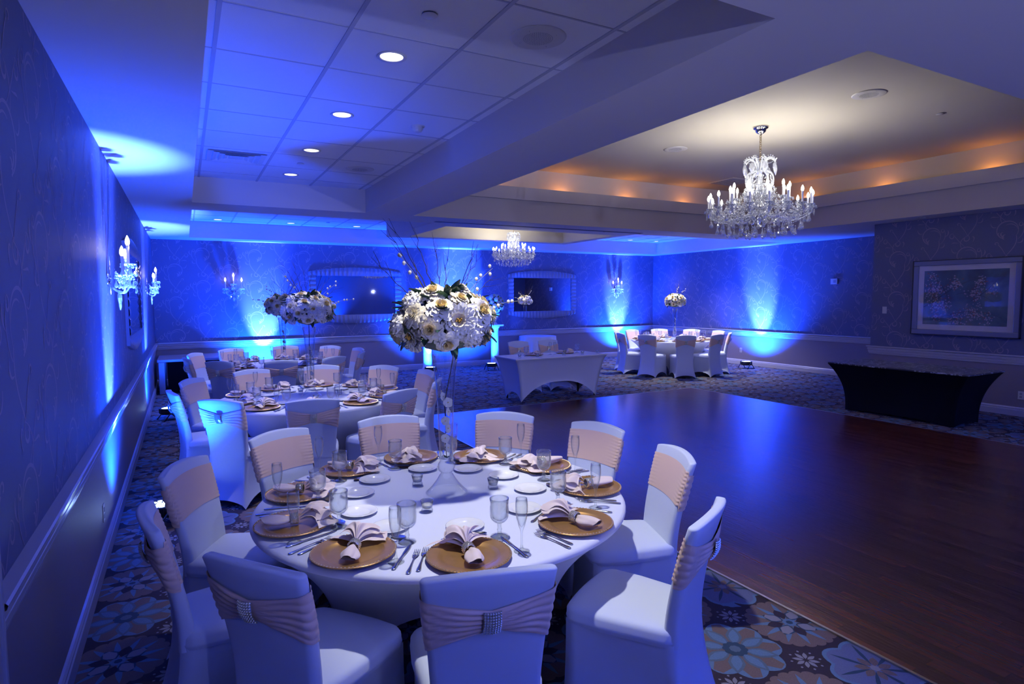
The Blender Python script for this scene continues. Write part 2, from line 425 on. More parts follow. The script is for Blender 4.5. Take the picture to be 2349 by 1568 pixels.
for x0, x1 in zip(xs, xs[1:]):
    for y0, y1 in zip(ys, ys[1:]):
        if not holes((x0 + x1) / 2, (y0 + y1) / 2): b.quad((x0, y0, ZS), (x0, y1, ZS), (x1, y1, ZS), (x1, y0, ZS), 0)
def sides(b, t, z0, z1, mi=0, inside=True):
    x0, y0, x1, y1 = t
    for p, q in (((x0, y0), (x1, y0)), ((x1, y0), (x1, y1)), ((x1, y1), (x0, y1)), ((x0, y1), (x0, y0))):
        b.quad((*p, z0), (*q, z0), (*q, z1), (*p, z1), mi)
sides(b, TA, ZS, ZT); sides(b, TB, ZS, ZT); sides(b, BX, ZS, ZT)
DLX = [(1.21, 2.44), (1.21, 3.80), (1.21, 5.16), (1.21, 6.52), (1.21, 7.89), (.63, 12.93), (1.955, 12.93), (3.28, 12.93), (10.65, 12.93), (11.55, 12.93), (1.2, 10.6), (9.6, 10.3), (10.9, 11.0)]
def tile_field(b, t, mi=1, q=.12, r=.0735, N=32):
    x0, y0, x1, y1 = t; hs = [h for h in DLX if x0 < h[0] < x1 and y0 < h[1] < y1]
    xs = sorted({x0, x1, *[h[0] + s for h in hs for s in (-q, q)]}); ys = sorted({y0, y1, *[h[1] + s for h in hs for s in (-q, q)]})
    for xa, xb in zip(xs, xs[1:]):
        for ya, yb in zip(ys, ys[1:]):
            h = [h for h in hs if abs(h[0] - (xa + xb) / 2) < .001 and abs(h[1] - (ya + yb) / 2) < .001]
            if not h: b.quad((xa, ya, ZT), (xa, yb, ZT), (xb, yb, ZT), (xb, ya, ZT), mi)
            else:
                cx, cy = h[0]; A = []; Bq = []
                for i in range(N):
                    a = 2 * PI * i / N; m = q / max(abs(cos(a)), abs(sin(a))); A.append((cx + m * cos(a), cy + m * sin(a), ZT)); Bq.append((cx + r * cos(a), cy + r * sin(a), ZT))
                b.rings([A, Bq], mi, smooth=False)
tile_field(b, TA)
xs2 = [TB[0], BX[0], BX[2], TB[2]]; ys2 = [TB[1], BX[3], TB[3]]
for i in range(3):
    for j in range(2):
        if not (i == 1 and j == 0): tile_field(b, (xs2[i], ys2[j], xs2[i + 1], ys2[j + 1]))
# box opening: recessed plaster tray
sides(b, OP, ZS, 3.27, 2); b.quad((OP[0], OP[1], 3.27), (OP[0], OP[3], 3.27), (OP[2], OP[3], 3.27), (OP[2], OP[1], 3.27), 2)
# chandelier tray: lower face, cove set back above the crown
sides(b, TC, ZS, 3.46, 3)
CV = (TC[0] - .24, TC[1] - .24, TC[2] + .24, TC[3] + .24)
ZC = 3.83
for (x0, y0, x1, y1) in ((CV[0], CV[1], TC[0], CV[3]), (TC[2], CV[1], CV[2], CV[3]), (TC[0], CV[1], TC[2], TC[1]), (TC[0], TC[3], TC[2], CV[3])):
    b.quad((x0, y0, 3.36), (x0, y1, 3.36), (x1, y1, 3.36), (x1, y0, 3.36), 3)
sides(b, CV, 3.36, ZC, 2); b.quad((CV[0], CV[1], ZC), (CV[0], CV[3], ZC), (CV[2], CV[3], ZC), (CV[2], CV[1], ZC), 2)
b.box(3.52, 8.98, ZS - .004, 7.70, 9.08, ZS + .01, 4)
ceiling = struct('ceiling', b, ['plaster', 'tile', 'cream_plaster', 'crown', 'dark'])
b = MB()
def bars(b, t, xo, yo, w=.012, st=.663, skip=None):
    x0, y0, x1, y1 = t
    x = xo
    while x < x1 - .02:
        if x > x0 + .02: b.box(x - w, y0, ZT - .006, x + w, (BX[1] if False else y1), ZT + .002, 0)
        x += st
    y = yo
    while y < y1 - .02:
        if y > y0 + .02: b.box(x0, y - w * .55, ZT - .003, x1, y + w * .55, ZT + .002, 0)
        y += st
bars(b, TA, .222, 4.165 - 3 * .663)
bars(b, (TB[0], BX[3], TB[2], TB[3]), .222 + .0, 12.35)
bars(b, (TB[0], TB[1], BX[0], BX[3]), .222, 9.70); bars(b, (BX[2], TB[1], TB[2], BX[3]), 8.18, 9.70)
link('tile_grid', b.mesh('tile_grid', ['grid']), ceiling)
b = MB(); CR = [(0, 3.28), (.012, 3.285), (.014, 3.305), (.026, 3.315), (.030, 3.34), (.055, 3.37), (.085, 3.405), (.088, 3.27), (.105, 3.43), (.108, 3.462), (.0, 3.466)]
x0, y0, x1, y1 = TC
sweep(b, [(x0, y0), (x1, y0), (x1, y1), (x0, y1)], CR, True)
struct('trim_crown', b, ['crown'])

# ------------------------------------------------------------------ floor: patterned carpet, dance floor
b = MB()
b.quad((XL, YF, 0), (XR, YF, 0), (XR, YB, 0), (XL, YB, 0), 0)
DF = (2.88, .35, 8.36, 8.335)
def flower(cx, cy, kind, r0):
    def blob(n, rad, lobe, z, mi, ph=0., pw=1.):
        k = n * 8; pts = []
        for i in range(k):
            a = 2 * PI * i / k; pts.append((cx + rad * (1 - lobe + lobe * abs(cos(n * a / 2)) ** pw) * cos(a + ph), cy + rad * (1 - lobe + lobe * abs(cos(n * a / 2)) ** pw) * sin(a + ph), z))
        c = len(b.v); b.v.append((cx, cy, z)); b.v += pts
        for i in range(k): b.f.append((c, c + 1 + i, c + 1 + (i + 1) % k)); b.m.append(mi); b.s.append(False)
    def petals(n, ra, rb, w, z, mi, ph=0., sharp=True):
        for i in range(n):
            a = ph + 2 * PI * i / n; ca, sa = cos(a), sin(a); pts = []
            prof = [(0, .1), (.25, .75), (.5, 1), (.75, .7), (1, 0.05 if sharp else .45)]
            for t, q in prof: pts.append((ra + (rb - ra) * t, w * q))
            for t, q in reversed(prof): pts.append((ra + (rb - ra) * t, -w * q))
            b.poly([(cx + x * ca - y * sa, cy + x * sa + y * ca, z) for x, y in pts], mi)
    if kind == 'A':
        blob(8, .235, .16, .0004, 1, .39); petals(8, .05, .225, .052, .0008, 4, .39, False); petals(8, .04, .20, .040, .0012, 2); petals(8, .05, .18, .026, .0016, 1)
        blob(10, .062, .12, .002, 3); blob(8, .028, .1, .0024, 2)
    elif kind == 'B':
        blob(22, .225, .07, .0004, 4, 0, .6); petals(12, .03, .2, .015, .0007, 1, .1); petals(4, .03, .135, .042, .0012, 3, .5); petals(4, .04, .125, .032, .0016, 5, .5, False); petals(4, .04, .13, .03, .0014, 0, .5 + PI / 4)
        blob(8, .036, .12, .002, 1); blob(8, .018, .1, .0024, 3)
    elif kind == 'C':
        blob(7, .225, .17, .0004, 1, .2); blob(7, .205, .17, .0008, 6, .2); petals(7, .03, .19, .010, .0012, 3, .2); petals(7, .02, .09, .02, .0016, 4, .65); blob(6, .022, .1, .002, 5)
    elif kind == 'S':
        petals(8, .012, .062, .011, .0006, 5); petals(8, .064, .078, .006, .0006, 5, .39)
    elif kind == 'L':
        for s_ in (0, 1):
            for i in range(2):
                a = r0 + PI * i + s_ * .5; ca, sa = cos(a), sin(a)
                p = [(.07 + .16 * t, .032 * sin(PI * t) * (1 + .15 * sin(20 * t))) for t in [j / 12 for j in range(13)]]
                b.poly([(cx + x * ca - y * sa, cy + x * sa + y * ca, .0003) for x, y in p + [(x, -y) for x, y in reversed(p[1:-1])]], 3 if s_ else 1)
ix = 0; X0 = -.35
while X0 + ix * .4453 < XR:
    cx = X0 + ix * .4453; iy = -4
    while True:
        cy = 1.995 - (0. if True else 0) + iy * .4555 + (.0 if ix % 2 == 0 else 0.03)
        if cy > YB: break
        inside = DF[0] + .1 < cx < DF[2] - .1 and DF[1] + .1 < cy < DF[3] - .1
        if cx > XB and cy < YC: inside = True
        if cy > -.5 and not inside:
            kind = ('A' if iy % 2 == 0 else 'B') if ix % 2 == 0 else ('B' if iy % 2 == 0 else 'C')
            flower(cx, cy, kind, 0)
            flower(cx + .2227, cy + .228, 'S', 0)
            if (ix + iy) % 2 == 0: flower(cx, cy + .228, 'L', .8)
            else: flower(cx + .2227, cy, 'L', 2.2)
        iy += 1
    ix += 1
struct('floor', b, ['carpet', 'c_blue', 'c_lblue', 'c_teal', 'c_tan', 'c_white', 'c_slate'])
b = MB(); b.box(DF[0], DF[1], -.01, DF[2], DF[3], .008, 0)
df = struct('floor_dance', b, ['wood'])
b = MB()
x0, y0, x1, y1 = DF
for q in ((x0 - .012, y0, x0 + .004, y1), (x1 - .004, y0, x1 + .012, y1), (x0, y1 - .004, x1, y1 + .012), (x0, y0 - .012, x1, y0 + .004)): b.box(q[0], q[1], -.01, q[2], q[3], .0095, 0)
link('edge_strip', b.mesh('edge_strip', ['strip']), df)

# ------------------------------------------------------------------ banquet chair (front is +X)
def rrect(x0, x1, y0, y1, r, n=8, per=6):
    """rounded rectangle ring, counter-clockwise"""
    pts = []
    for cx, cy, a0 in ((x1 - r, y1 - r, 0), (x0 + r, y1 - r, 90), (x0 + r, y0 + r, 180), (x1 - r, y0 + r, 270)):
        for i in range(n): pts.append((cx + r * cos(R(a0 + 90 * i / (n - 1))), cy + r * sin(R(a0 + 90 * i / (n - 1)))))
    out = []
    for i, p in enumerate(pts):
        q = pts[(i + 1) % len(pts)]; out.append(p)
        if math.hypot(q[0] - p[0], q[1] - p[1]) > .06:
            for k in range(1, per): out.append((p[0] + (q[0] - p[0]) * k / per, p[1] + (q[1] - p[1]) * k / per))
    return out
def back_params(z):
    s = (z - .43) / .46
    return -.205 - .015 * s - .105 * max(s, 0) ** 1.5, .178 + .037 * max(0, s) ** 1.3, .030 - .009 * s, s
def back_ring(z, dz=0., grow=0., inset=0.):
    xc, w, t, s = back_params(z); w = w + grow - inset; t = t + grow - inset * .8
    ring = rrect(-t, t, -w, w, min(t * .9, .022), 5, 12); out = []
    for x, y in ring:
        f = y / w
        out.append((xc + x + .035 * s * f * f, y, z + dz + .020 * s * (1 - f * f)))
    return out
def chair_meshes():
    b = MB(); rs = [back_ring(.40 + .49 * i / 12 - .0) for i in range(13)]
    rs += [back_ring(.89, .006, 0, .004), back_ring(.89, .009, 0, .012), back_ring(.89, .009, 0, .0175)]
    b.rings(rs, 0, False, True)
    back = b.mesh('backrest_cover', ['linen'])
    b = MB()
    def sq(ins):
        b0 = rrect(-.225, .225, -.222, .222, .05, 6, 6); k = 1 - ins / .222
        return [(x * k, y * k) for x, y in b0]
    def seat_ring(z, ins):
        out = []
        for x, y in sq(ins):
            k = (x + .225) / .45; out.append((x + (.02 * (1 - (y / .222) ** 2) if x > .1 else 0), y * (.86 + .14 * min(1, k * 1.6)), z))
        return out
    b.rings([seat_ring(.405, .004), seat_ring(.418, -.001), seat_ring(.424, -.003), seat_ring(.430, -.001), seat_ring(.452, 0), seat_ring(.466, .008), seat_ring(.474, .026), seat_ring(.480, .06), seat_ring(.484, .11), seat_ring(.486, .16), seat_ring(.4865, .195)], 0, False, True)
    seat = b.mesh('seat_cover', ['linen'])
    b = MB(); rs = []
    NV = 12; PER = 10
    for j in range(NV + 1):
        v = j / NV
        fl = v ** 2.2
        c = [(.222 + .012 * fl, -.218 - .010 * fl), (.222 + .012 * fl, .218 + .010 * fl), (-.232 - .075 * v ** 1.6, .184 + .045 * fl), (-.232 - .075 * v ** 1.6, -.184 - .045 * fl)]
        ring = []
        for k in range(4):
            (xa, ya), (xb, yb) = c[k], c[(k + 1) % 4]
            nx, ny = yb - ya, -(xb - xa); L = math.hypot(nx, ny); nx /= L; ny /= L
            arch = (.085, .095, .06, .095)[k]; pinch = (.012, .030, .012, .030)[k]
            for i in range(PER):
                u = i / PER; m = 4 * u * (1 - u); e = min(u, 1 - u)
                rnd = -.012 * max(0, 1 - e / .08)                         # softened corner
                p = -pinch * m ** .8 * sin(PI * min(1, v * .85)) + rnd
                z = .418 * (1 - v) + .004 * v + arch * m ** .7 * v ** 2.0
                ring.append((xa + (xb - xa) * u + nx * p, ya + (yb - ya) * u + ny * p, z))
        rs.append(ring)
    b.rings(rs, 0)
    skirt = b.mesh('skirt_cover', ['linen'])
    # sash: flat band in front, gathered to the buckle behind
    b = MB(); NVS = 48
    base = back_ring(.75); n = len(base); prm = []
    for i, p in enumerate(base):
        xc, w, t, s = back_params(.75); f = max(-1, min(1, p[1] / w)); front = (p[0] - xc - .035 * s * f * f) > t * .2
        prm.append((f, front))
    rs = []
    for j in range(NVS + 1):
        v = j / NVS; ring = []
        for i, (f, front) in enumerate(prm):
            if front: top, bot = .856, .678
            else:
                g = max(0, (1 - abs(f))) ** .75
                top = .838 + (.779 - .838) * g; bot = .650 + (.711 - .650) * g
            z = bot + (top - bot) * v
            xc, w, t, s = back_params(z)
            gr = .0035
            if not front:
                g = 1 - abs(f)
                gr += .002 + .012 * abs(sin(PI * (5.5 * v + .8 * sin(3.1 * f + .5)))) ** .8 * min(1, .3 + g) * sin(PI * min(1, .04 + v)) ** .4 + .008 * g ** 2 * sin(PI * v)
            else: gr += .0008 * sin(60 * v) * max(0, abs(f) - .6) * 4
            q = back_ring(z, 0, gr)[i]; ring.append((q[0], q[1], z + .012 * s * (1 - f * f)))
        rs.append(ring)
    b.rings(rs, 0)
    sash = b.mesh('sash', ['blush'])
    def flip(me, name):
        m2 = me.copy(); m2.name = name
        return m2
    b = MB()
    def bk(u, v):
        z = .708 + .080 * v; xc, w, t, s = back_params(z); y = (u - .5) * .056
        return (xc - t - .019 - .010 * (1 - (2 * u - 1) ** 2) * .8 - .010 * sin(PI * v), y, z + .006)
    b.grid(bk, 8, 8)
    for i in range(7):
        for j in range(9):
            p = bk((i + .5) / 7, (j + .5) / 9); b.octa((p[0] - .001, p[1], p[2]), .0043)
    buckle = b.mesh('buckle', ['rhine'])
    return back, seat, skirt, sash, buckle
CB, CS, CK, CSA, CBU = chair_meshes()
CHAIR0 = None
def place_chair(cx, cy, ang, label, group, rad=.97, twist=0., flip=False):
    """chair on the circle round a table; ang = direction from table centre, degrees"""
    global CHAIR0
    a = R(ang); loc = (cx + rad * cos(a), cy + rad * sin(a), 0); rz = a + PI + R(twist)
    if CHAIR0 is None or flip:
        t = thing('banquet_chair', label, 'chair', loc, rz, group)
        link('backrest_cover', CB, t); link('seat_cover', CS, t); link('skirt_cover', CK, t)
        if flip:   # bow worn on the front
            xo = back_params(.75)[0]
            s_ = link('sash', CSA, t, (2 * xo + .03, 0, 0), PI)
            s_.rotation_euler = (0, R(-2 * 15.5), PI); s_.location = (xo * 2 * .78 + .06 - .475, 0, -.165)
            s_.rotation_euler = (0, 0, PI); s_.location = (0, 0, 0)
            # rebuild mirrored so that it follows the lean
            me = CSA.copy(); me.name = 'sash_front_bow'
            mirror_in_back(me); s_.data = me; s_.rotation_euler = (0, 0, 0)
            mb = CBU.copy(); mb.name = 'buckle_front'; mirror_in_back(mb)
            link('buckle', mb, s_)
        else:
            s_ = link('sash', CSA, t); s_['label'] = 'blush stretch sash'; link('buckle', CBU, s_)['label'] = 'rhinestone buckle'
        if not flip: CHAIR0 = t
        return t
    return dup(CHAIR0, loc, rz, label, group)
def mirror_in_back(me):
    for v in me.vertices:
        z = v.co.z; xc, w, t, s = back_params(min(z, .89)); f = max(-1, min(1, v.co.y / w)); c = xc + .035 * s * f * f
        v.co.x = 2 * c - v.co.x
    me.flip_normals()

# ------------------------------------------------------------------ round table in a fitted stretch cover
RT_ = .914; TZ = .735
def table_meshes():
    b = MB(); N = 96
    prof = [(.001, TZ), (.3, TZ), (.6, TZ), (.86, TZ), (.896, TZ - .001), (.908, TZ - .006), (.914, TZ - .016), (.9135, TZ - .026)]
    b.lathe(prof, N)
    top = b.mesh('tabletop_cover', ['cloth'])
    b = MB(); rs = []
    for j in range(21):
        v = j / 20; ring = []
        for i in range(N):
            a = 2 * PI * i / N
            d = abs(((a - PI / 4) / (PI / 2) + .5) % 1 - .5) * 2     # 0 at a foot, 1 between feet
            zb = .012 + .40 * (1 - (1 - min(1, d * 1.02)) ** 2.2) ** .8
            z = (TZ - .024) * (1 - v) + zb * v
            q = z / (TZ - .024)
            rb = .60 - .09 * d
            r = rb + (.9135 - rb) * q ** 3.0
            r -= .05 * d * (1 - q) * q * 2
            ring.append((r * cos(a), r * sin(a), z))
        rs.append(ring)
    b.rings(rs, 0)
    skirt = b.mesh('skirt_cover', ['cloth'])
    b = MB(); b.tube([(0, 0, TZ - .03), (.02, 0, .35), (.06, 0, .012)], [.016, .016, .018], 10)
    return top, skirt, b.mesh('leg', ['steel'])
TT, TS, TL = table_meshes()
def round_table(cx, cy, rz, label, zs=1.):
    t = thing('round_table', label, 'table', (cx, cy, 0), rz, 'round banquet tables')
    link('tabletop_cover', TT, t); link('skirt_cover', TS, t)
    for k in range(4):
        a = PI / 4 + k * PI / 2; link('leg', TL, t, (.49 * cos(a), .49 * sin(a), 0), a)
    return t

# ------------------------------------------------------------------ tableware
def charger_parts():
    b = MB(); b.lathe([(.001, .006), (.095, .006), (.108, .0075), (.118, .014), (.124, .0165), (.160, .0195), (.165, .0195), (.167, .017), (.160, .012), (.12, .004), (.10, .0), (.001, .0)], 48)
    body = b.mesh('plate', ['gold'])
    b = MB()
    for i in range(72):
        a = 2 * PI * i / 72; b.octa((.1615 * cos(a), .1615 * sin(a), .0205), .0044, 0, .8)
    return body, b.mesh('beaded_rim', ['goldb'])
CHB, CHR = charger_parts()
b = MB(); b.lathe([(.001, .004), (.045, .004), (.052, .007), (.056, .0105), (.080, .0145), (.0835, .0150), (.085, .0135), (.078, .010), (.05, .0), (.001, 0)], 40, mod=lambda a, k, z: 1 + (.004 * cos(18 * a) if k in (4, 5, 6) else 0))
BREAD = b.mesh('bread_plate', ['china'])
def goblet_mesh():
    b = MB()
    bowl = [(.012, .060), (.026, .066), (.034, .076)] + [(.0375 + .0018 * sin(PI * j / 6), .084 + .0095 * j) for j in range(7)] + [(.0395, .150), (.0405, .165)]
    n0 = 8
    def md(a, k, z):
        if .080 < z < .145 and k < 19: return 1 + .075 * (abs(cos(5 * a + (PI / 2 if (k % 4) < 2 else 0))) - .6)
        if z < .058 and z > .016: return 1 + .08 * cos(8 * a)
        return 1
    b.lathe([(.001, .0), (.036, .0), (.0375, .003), (.020, .009), (.009, .014), (.0075, .022), (.0105, .030), (.0075, .040), (.008, .052)] + bowl + [(.0388, .165), (.0375, .150), (.036, .11), (.033, .085), (.015, .070), (.001, .068)], 60, mod=md)
    return b.mesh('goblet', ['cut'])
def flute_mesh():
    b = MB(); b.lathe([(.001, 0), (.031, 0), (.032, .002), (.018, .006), (.006, .012), (.0042, .03), (.004, .075), (.0065, .088), (.013, .105), (.021, .135), (.0245, .165), (.0245, .19), (.0225, .215), (.0215, .215), (.0235, .19), (.0235, .165), (.019, .135), (.010, .108), (.001, .098)], 28)
    return b.mesh('champagne_flute', ['glass'])
GOB, FLU = goblet_mesh(), flute_mesh()
def votive_parts():
    b = MB(); b.lathe([(.001, .0), (.024, .0), (.027, .004), (.028, .012), (.024, .02), (.0255, .03), (.031, .058), (.0295, .058), (.024, .03), (.022, .022), (.001, .02)], 28)
    g = b.mesh('glass_cup', ['cut'])
    b = MB(); b.lathe([(.001, .0215), (.0215, .0215), (.0235, .028), (.024, .036), (.023, .038), (.001, .0375)], 20); b.tube([(0, 0, .037), (0, 0, .044)], .0012, 5)
    return g, b.mesh('candle', ['wax'])
VG, VC = votive_parts()
def extr(outline, th, name, mat, bend=None, holes=None):
    pass
def strip_solid(b, sec, mi=0):
    """solid blade from (x, halfwidth, z, thickness) stations"""
    rs = []
    for x, w, z, t in sec: rs.append([(x, -w, z), (x, -w * .55, z + t), (x, w * .55, z + t), (x, w, z), (x, w * .5, z - t * .4), (x, -w * .5, z - t * .4)])
    b.rings(rs, mi, True, True)
HANDLE = [(-.105, .004, .003, .0015), (-.1, .0085, .003, .002), (-.085, .0095, .003, .0022), (-.06, .0062, .004, .0022), (-.02, .0036, .006, .002), (.015, .0030, .007, .002)]
def fork_mesh():
    b = MB(); strip_solid(b, HANDLE + [(.03, .006, .0065, .0016), (.042, .0115, .005, .0014), (.056, .0125, .004, .0013)])
    for k in range(4):
        y = -.0102 + k * .0068
        strip_solid(b, [(x, w, z, .0012) for x, w, z in ((.054, .0024, .004), (.07, .0020, .0035), (.086, .0017, .0055), (.097, .0009, .0085))]); 
        n = 24
        for q in range(len(b.v) - n, len(b.v)): b.v[q] = (b.v[q][0], b.v[q][1] + y, b.v[q][2])
    return b.mesh('fork', ['silver'])
def knife_mesh():
    b = MB(); strip_solid(b, [(-.115, .004, .003, .002), (-.11, .0085, .003, .0026), (-.09, .009, .0035, .0028), (-.06, .0068, .004, .0028), (0, .0062, .004, .0026), (.012, .0066, .0035, .0018), (.03, .0088, .003, .0012), (.075, .0092, .003, .001), (.105, .0066, .003, .0009), (.12, .0015, .003, .0007)])
    return b.mesh('table_knife', ['silver'])
def spoon_mesh():
    b = MB(); strip_solid(b, HANDLE + [(.03, .005, .006, .0018)])
    b.grid(lambda u, v: (.06 + .034 * v * cos(2 * PI * u), .020 * v * sin(2 * PI * u), .001 + .006 * v * v), 20, 5, True)
    return b.mesh('spoon', ['silver'])
FORK, KNIFE, SPOON = fork_mesh(), knife_mesh(), spoon_mesh()
def napkin_parts(seed):
    rs = np.random.default_rng(seed); ph = rs.uniform(0, 6.28, 6)
    b = MB()
    def tail(u, v):          # rolled tail on the diner's side, x > 0
        x = .018 + .105 * v; w = .014 + .020 * sin(PI * min(1, v * .8)) ** .8; a = 2 * PI * u
        wob = 1 + .18 * sin(3 * a + ph[0]) + .10 * sin(2 * a + 4 * v)
        return (x + .012 * sin(a) * v * v, w * wob * cos(a) + .012 * sin(2.5 * v + ph[1]) * v, .024 + (.013 + .008 * sin(PI * v)) * sin(a) * wob + .004 * v)
    b.grid(tail, 28, 14, True)
    def fan(layer):
        o = layer * 1.7
        def f(u, v):         # gathered cloth opening towards the table centre, x < 0
            s = 2 * u - 1
            sp = v ** .85
            ang = s * (1.05 - .18 * layer) * (.25 + .75 * sp)
            L = (.020 + (.150 - .022 * layer + .022 * sin(4.2 * s + ph[2] + o) + .012 * sin(9 * s + ph[4])) * v)
            fold = sin(8 * s + ph[3] + o + 2.5 * v) * .5 + sin(3.7 * s + ph[5] + o * 2 - 2 * v) * .5 + .25 * sin(15 * s + 5 * v + ph[1])
            z = .018 + .009 * layer + (.016 + .020 * layer) * sin(PI * min(1, v * .78)) * (1 - .35 * s * s) + fold * .018 * sp * (1 - .3 * layer) - .012 * v * v
            return (-L * cos(ang) - .004, L * sin(ang) * .92, max(z, .0165 + .002 * layer))
        return f
    b.grid(fan(0), 44, 12); b.grid(fan(1), 40, 12); b.grid(fan(2), 34, 10)
    cloth = b.mesh('cloth', ['napkin'])
    return cloth
NAPS = [napkin_parts(i) for i in range(4)]
b = MB()
b.lathe([(.0205, -.017), (.0225, -.0175), (.0225, .0175), (.0205, .017)], 24, mat=Matrix.Translation((0, 0, .026)) @ Matrix.Rotation(PI / 2, 4, 'Y'))
for j in range(6):
    for i in range(20):
        a = 2 * PI * (i + .5 * (j % 2)) / 20; b.octa((-.0145 + .0058 * j, .0232 * cos(a), .026 + .0232 * sin(a)), .0031)
NRING = b.mesh('napkin_ring', ['rhine'])

ORD = ['', 'second', 'third', 'fourth', 'fifth', 'sixth', 'seventh', 'eighth', 'ninth', 'tenth']
def seat_words(k, table):
    return f'{table} table, place nearest the camera' if k == 0 else f'{table} table, {ORD[k]} place clockwise from nearest camera'
PROTO = {}
def put(kind, name, label, cat, loc, rz, group, build):
    if kind not in PROTO:
        o = build(name); PROTO[kind] = o; tag(o, label, cat, group); o.location = loc; o.rotation_euler = (0, 0, rz); return o
    return dup(PROTO[kind], loc, rz, label, group)
def b_charger(n):
    t = link(n, None); link('plate', CHB, t); r = link('beaded_rim', CHR, t); return t
def b_nap(i):
    def f(n):
        t = link(n, None); link('cloth', NAPS[i], t); r = link('napkin_ring', NRING, t); r['label'] = 'rhinestone ring'; return t
    return f
def single(me): return lambda n: link(n, me)
def b_votive(n):
    t = link(n, None); link('glass_cup', VG, t); link('candle', VC, t)['label'] = 'white candle'; return t
def setting(cx, cy, ang, k, table, full=2, gob=None, flu=None, rp=.75, brd=None):
    """one place setting; ang in degrees"""
    a = R(ang); W = seat_words(k, table); G = f'{table} table'
    P = lambda an, r, z=TZ: (cx + r * cos(R(an)), cy + r * sin(R(an)), z)
    put('charger', 'charger_plate', 'gold charger with beaded rim, ' + W, 'plate', P(ang, rp), a, 'gold chargers on the ' + G, b_charger)
    tw = [0.15, .35, -.2, .1, .5, -.4, .2, -.1, .3, -.25][k]
    put('nap%d' % (k % 4), 'napkin', 'folded blush napkin, ' + W, 'napkin', P(ang, rp - .005, TZ + .009), a + tw, 'folded napkins on the ' + G, b_nap(k % 4))
    g = gob or (ang + 14.5, .605); put('goblet', 'goblet', 'cut glass water goblet, ' + W, 'glass', P(*g), a, 'goblets on the ' + G, single(GOB))
    f = flu or (ang + 14.5, .80); put('flute', 'champagne_flute', 'slim champagne flute, ' + W, 'glass', P(*f), a, 'flutes on the ' + G, single(FLU))
    if full >= 1:
        q = brd or (ang + 1, .46); put('bread', 'bread_plate', 'small white bread plate, ' + W, 'plate', P(*q), a, 'bread plates on the ' + G, single(BREAD))
    if full >= 1:
        put('knife', 'table_knife', 'steel table knife, ' + W, 'knife', P(ang + 15.0, .745), a + PI + R(14), 'knives on the ' + G, single(KNIFE))
        put('fork', 'dinner_fork', 'outer dinner fork, ' + W, 'fork', P(ang - 15.7, .785), a + PI - R(15), 'dinner forks on the ' + G, single(FORK))
    if full >= 2:
        put('fork2', 'salad_fork', 'inner salad fork, ' + W, 'fork', P(ang - 13.3, .765), a + PI - R(14), 'salad forks on the ' + G, single(FORK))
        put('spoon', 'teaspoon', 'steel spoon beyond the charger, ' + W, 'spoon', P(ang + 2, .568), a + PI / 2 + .1, 'spoons on the ' + G, single(SPOON))

# ------------------------------------------------------------------ tables and chairs
T1, T2, T3, T4 = (1.127, 2.823), (1.13, 6.39), (1.25, 9.85), (9.88, 10.5)
SPEC = [
    ('front', T1, R(-67 - 45), [-105.5, -140.5, -174.5, 152, 119.3, 85.5, 48.5, 15, -20.5, -61],
     dict(gob=[(-89.8, .616), (-126.5, .602), (-162.5, .594), (161.8, .617), (129.5, .647), (96.1, .605), (64, .62), (32.5, .635), (-4.3, .573), (-43.6, .592)],
          flu=[(-89.3, .794), (-125.3, .79), (-161, .811), (163.5, .80), (125.2, .84), (97.5, .815), (63, .74), (31.7, .812), (-.7, .802), (-43.8, .774)],
          rp=[.775, .765, .746, .744, .741, .742, .715, .72, .757, .755],
          ang=[-104.9, -139.5, -174.5, 150.6, 115.7, 83.9, 49.8, 14.2, -22.6, -62],
          brd=[(-100.6, .464), (-140.7, .486), (-173, .45), (150.5, .443), (120.9, .474), (82.8, .482), (49.8, .446), (16.9, .429), (-19.9, .448), (-58.1, .464)])),
    ('middle', T2, R(-65 - 45), [-101, -136, -173, 149, 112, 76, 40, 4, -30, -65.5], {}),
    ('back', T3, R(20), [-97, -133, -169, 155, 119, 78, 42, 6, -28, -63], {}),
    ('corner', T4, R(0), [-120, -156, 168, 132, 96, 60, 24, -12, -48, -84], {}),
]
TLAB = dict(front='white stretch-covered round table nearest the camera', middle='white stretch-covered round table second from the camera along the wall',
            back='white stretch-covered round table third from the camera, by the back wall', corner='white stretch-covered round table alone in the far corner beyond the dance floor')
CRAD = dict(front=[.965, .955, .985, 1.02, 1.01, .955, .985, .955, .95, 1.03], middle=None, back=None, corner=None)
for ti, (nm, T, trz, angs, ex) in enumerate(SPEC):
    round_table(T[0], T[1], trz, TLAB[nm])
    for k, an in enumerate(angs):
        lab = f'white covered chair with blush sash, ' + seat_words(k, nm).replace('place', 'seat')
        place_chair(T[0], T[1], an, lab, f'chairs round the {nm} table', (CRAD[nm][k] if CRAD[nm] else .988 + .018 * sin(5 * k + ti)), 4 * sin(7 * k + ti) if ti else (0, -2, 0, 0, 0, 1, -2, 0, 1, 0)[k])
    for k in range(10):
        g = lambda q: ex[q][k] if q in ex else None
        setting(T[0], T[1], g('ang') if 'ang' in ex else angs[k] + 2 * sin(3 * k + ti), k, nm, (2, 1, 0, 0)[ti], g('gob'), g('flu'), g('rp') or .745, g('brd'))
VOT = {'front': [(106.7, .226), (-7.6, .266), (-130.1, .252)], 'middle': [(110, .25), (-8, .26), (-95, .27)]}
VW = {'front': ['behind the vase', 'at the dance floor side of the vase', 'on the camera side of the vase'], 'middle': ['behind the vase', 'at the dance floor side of the vase', 'on the camera side of the vase']}
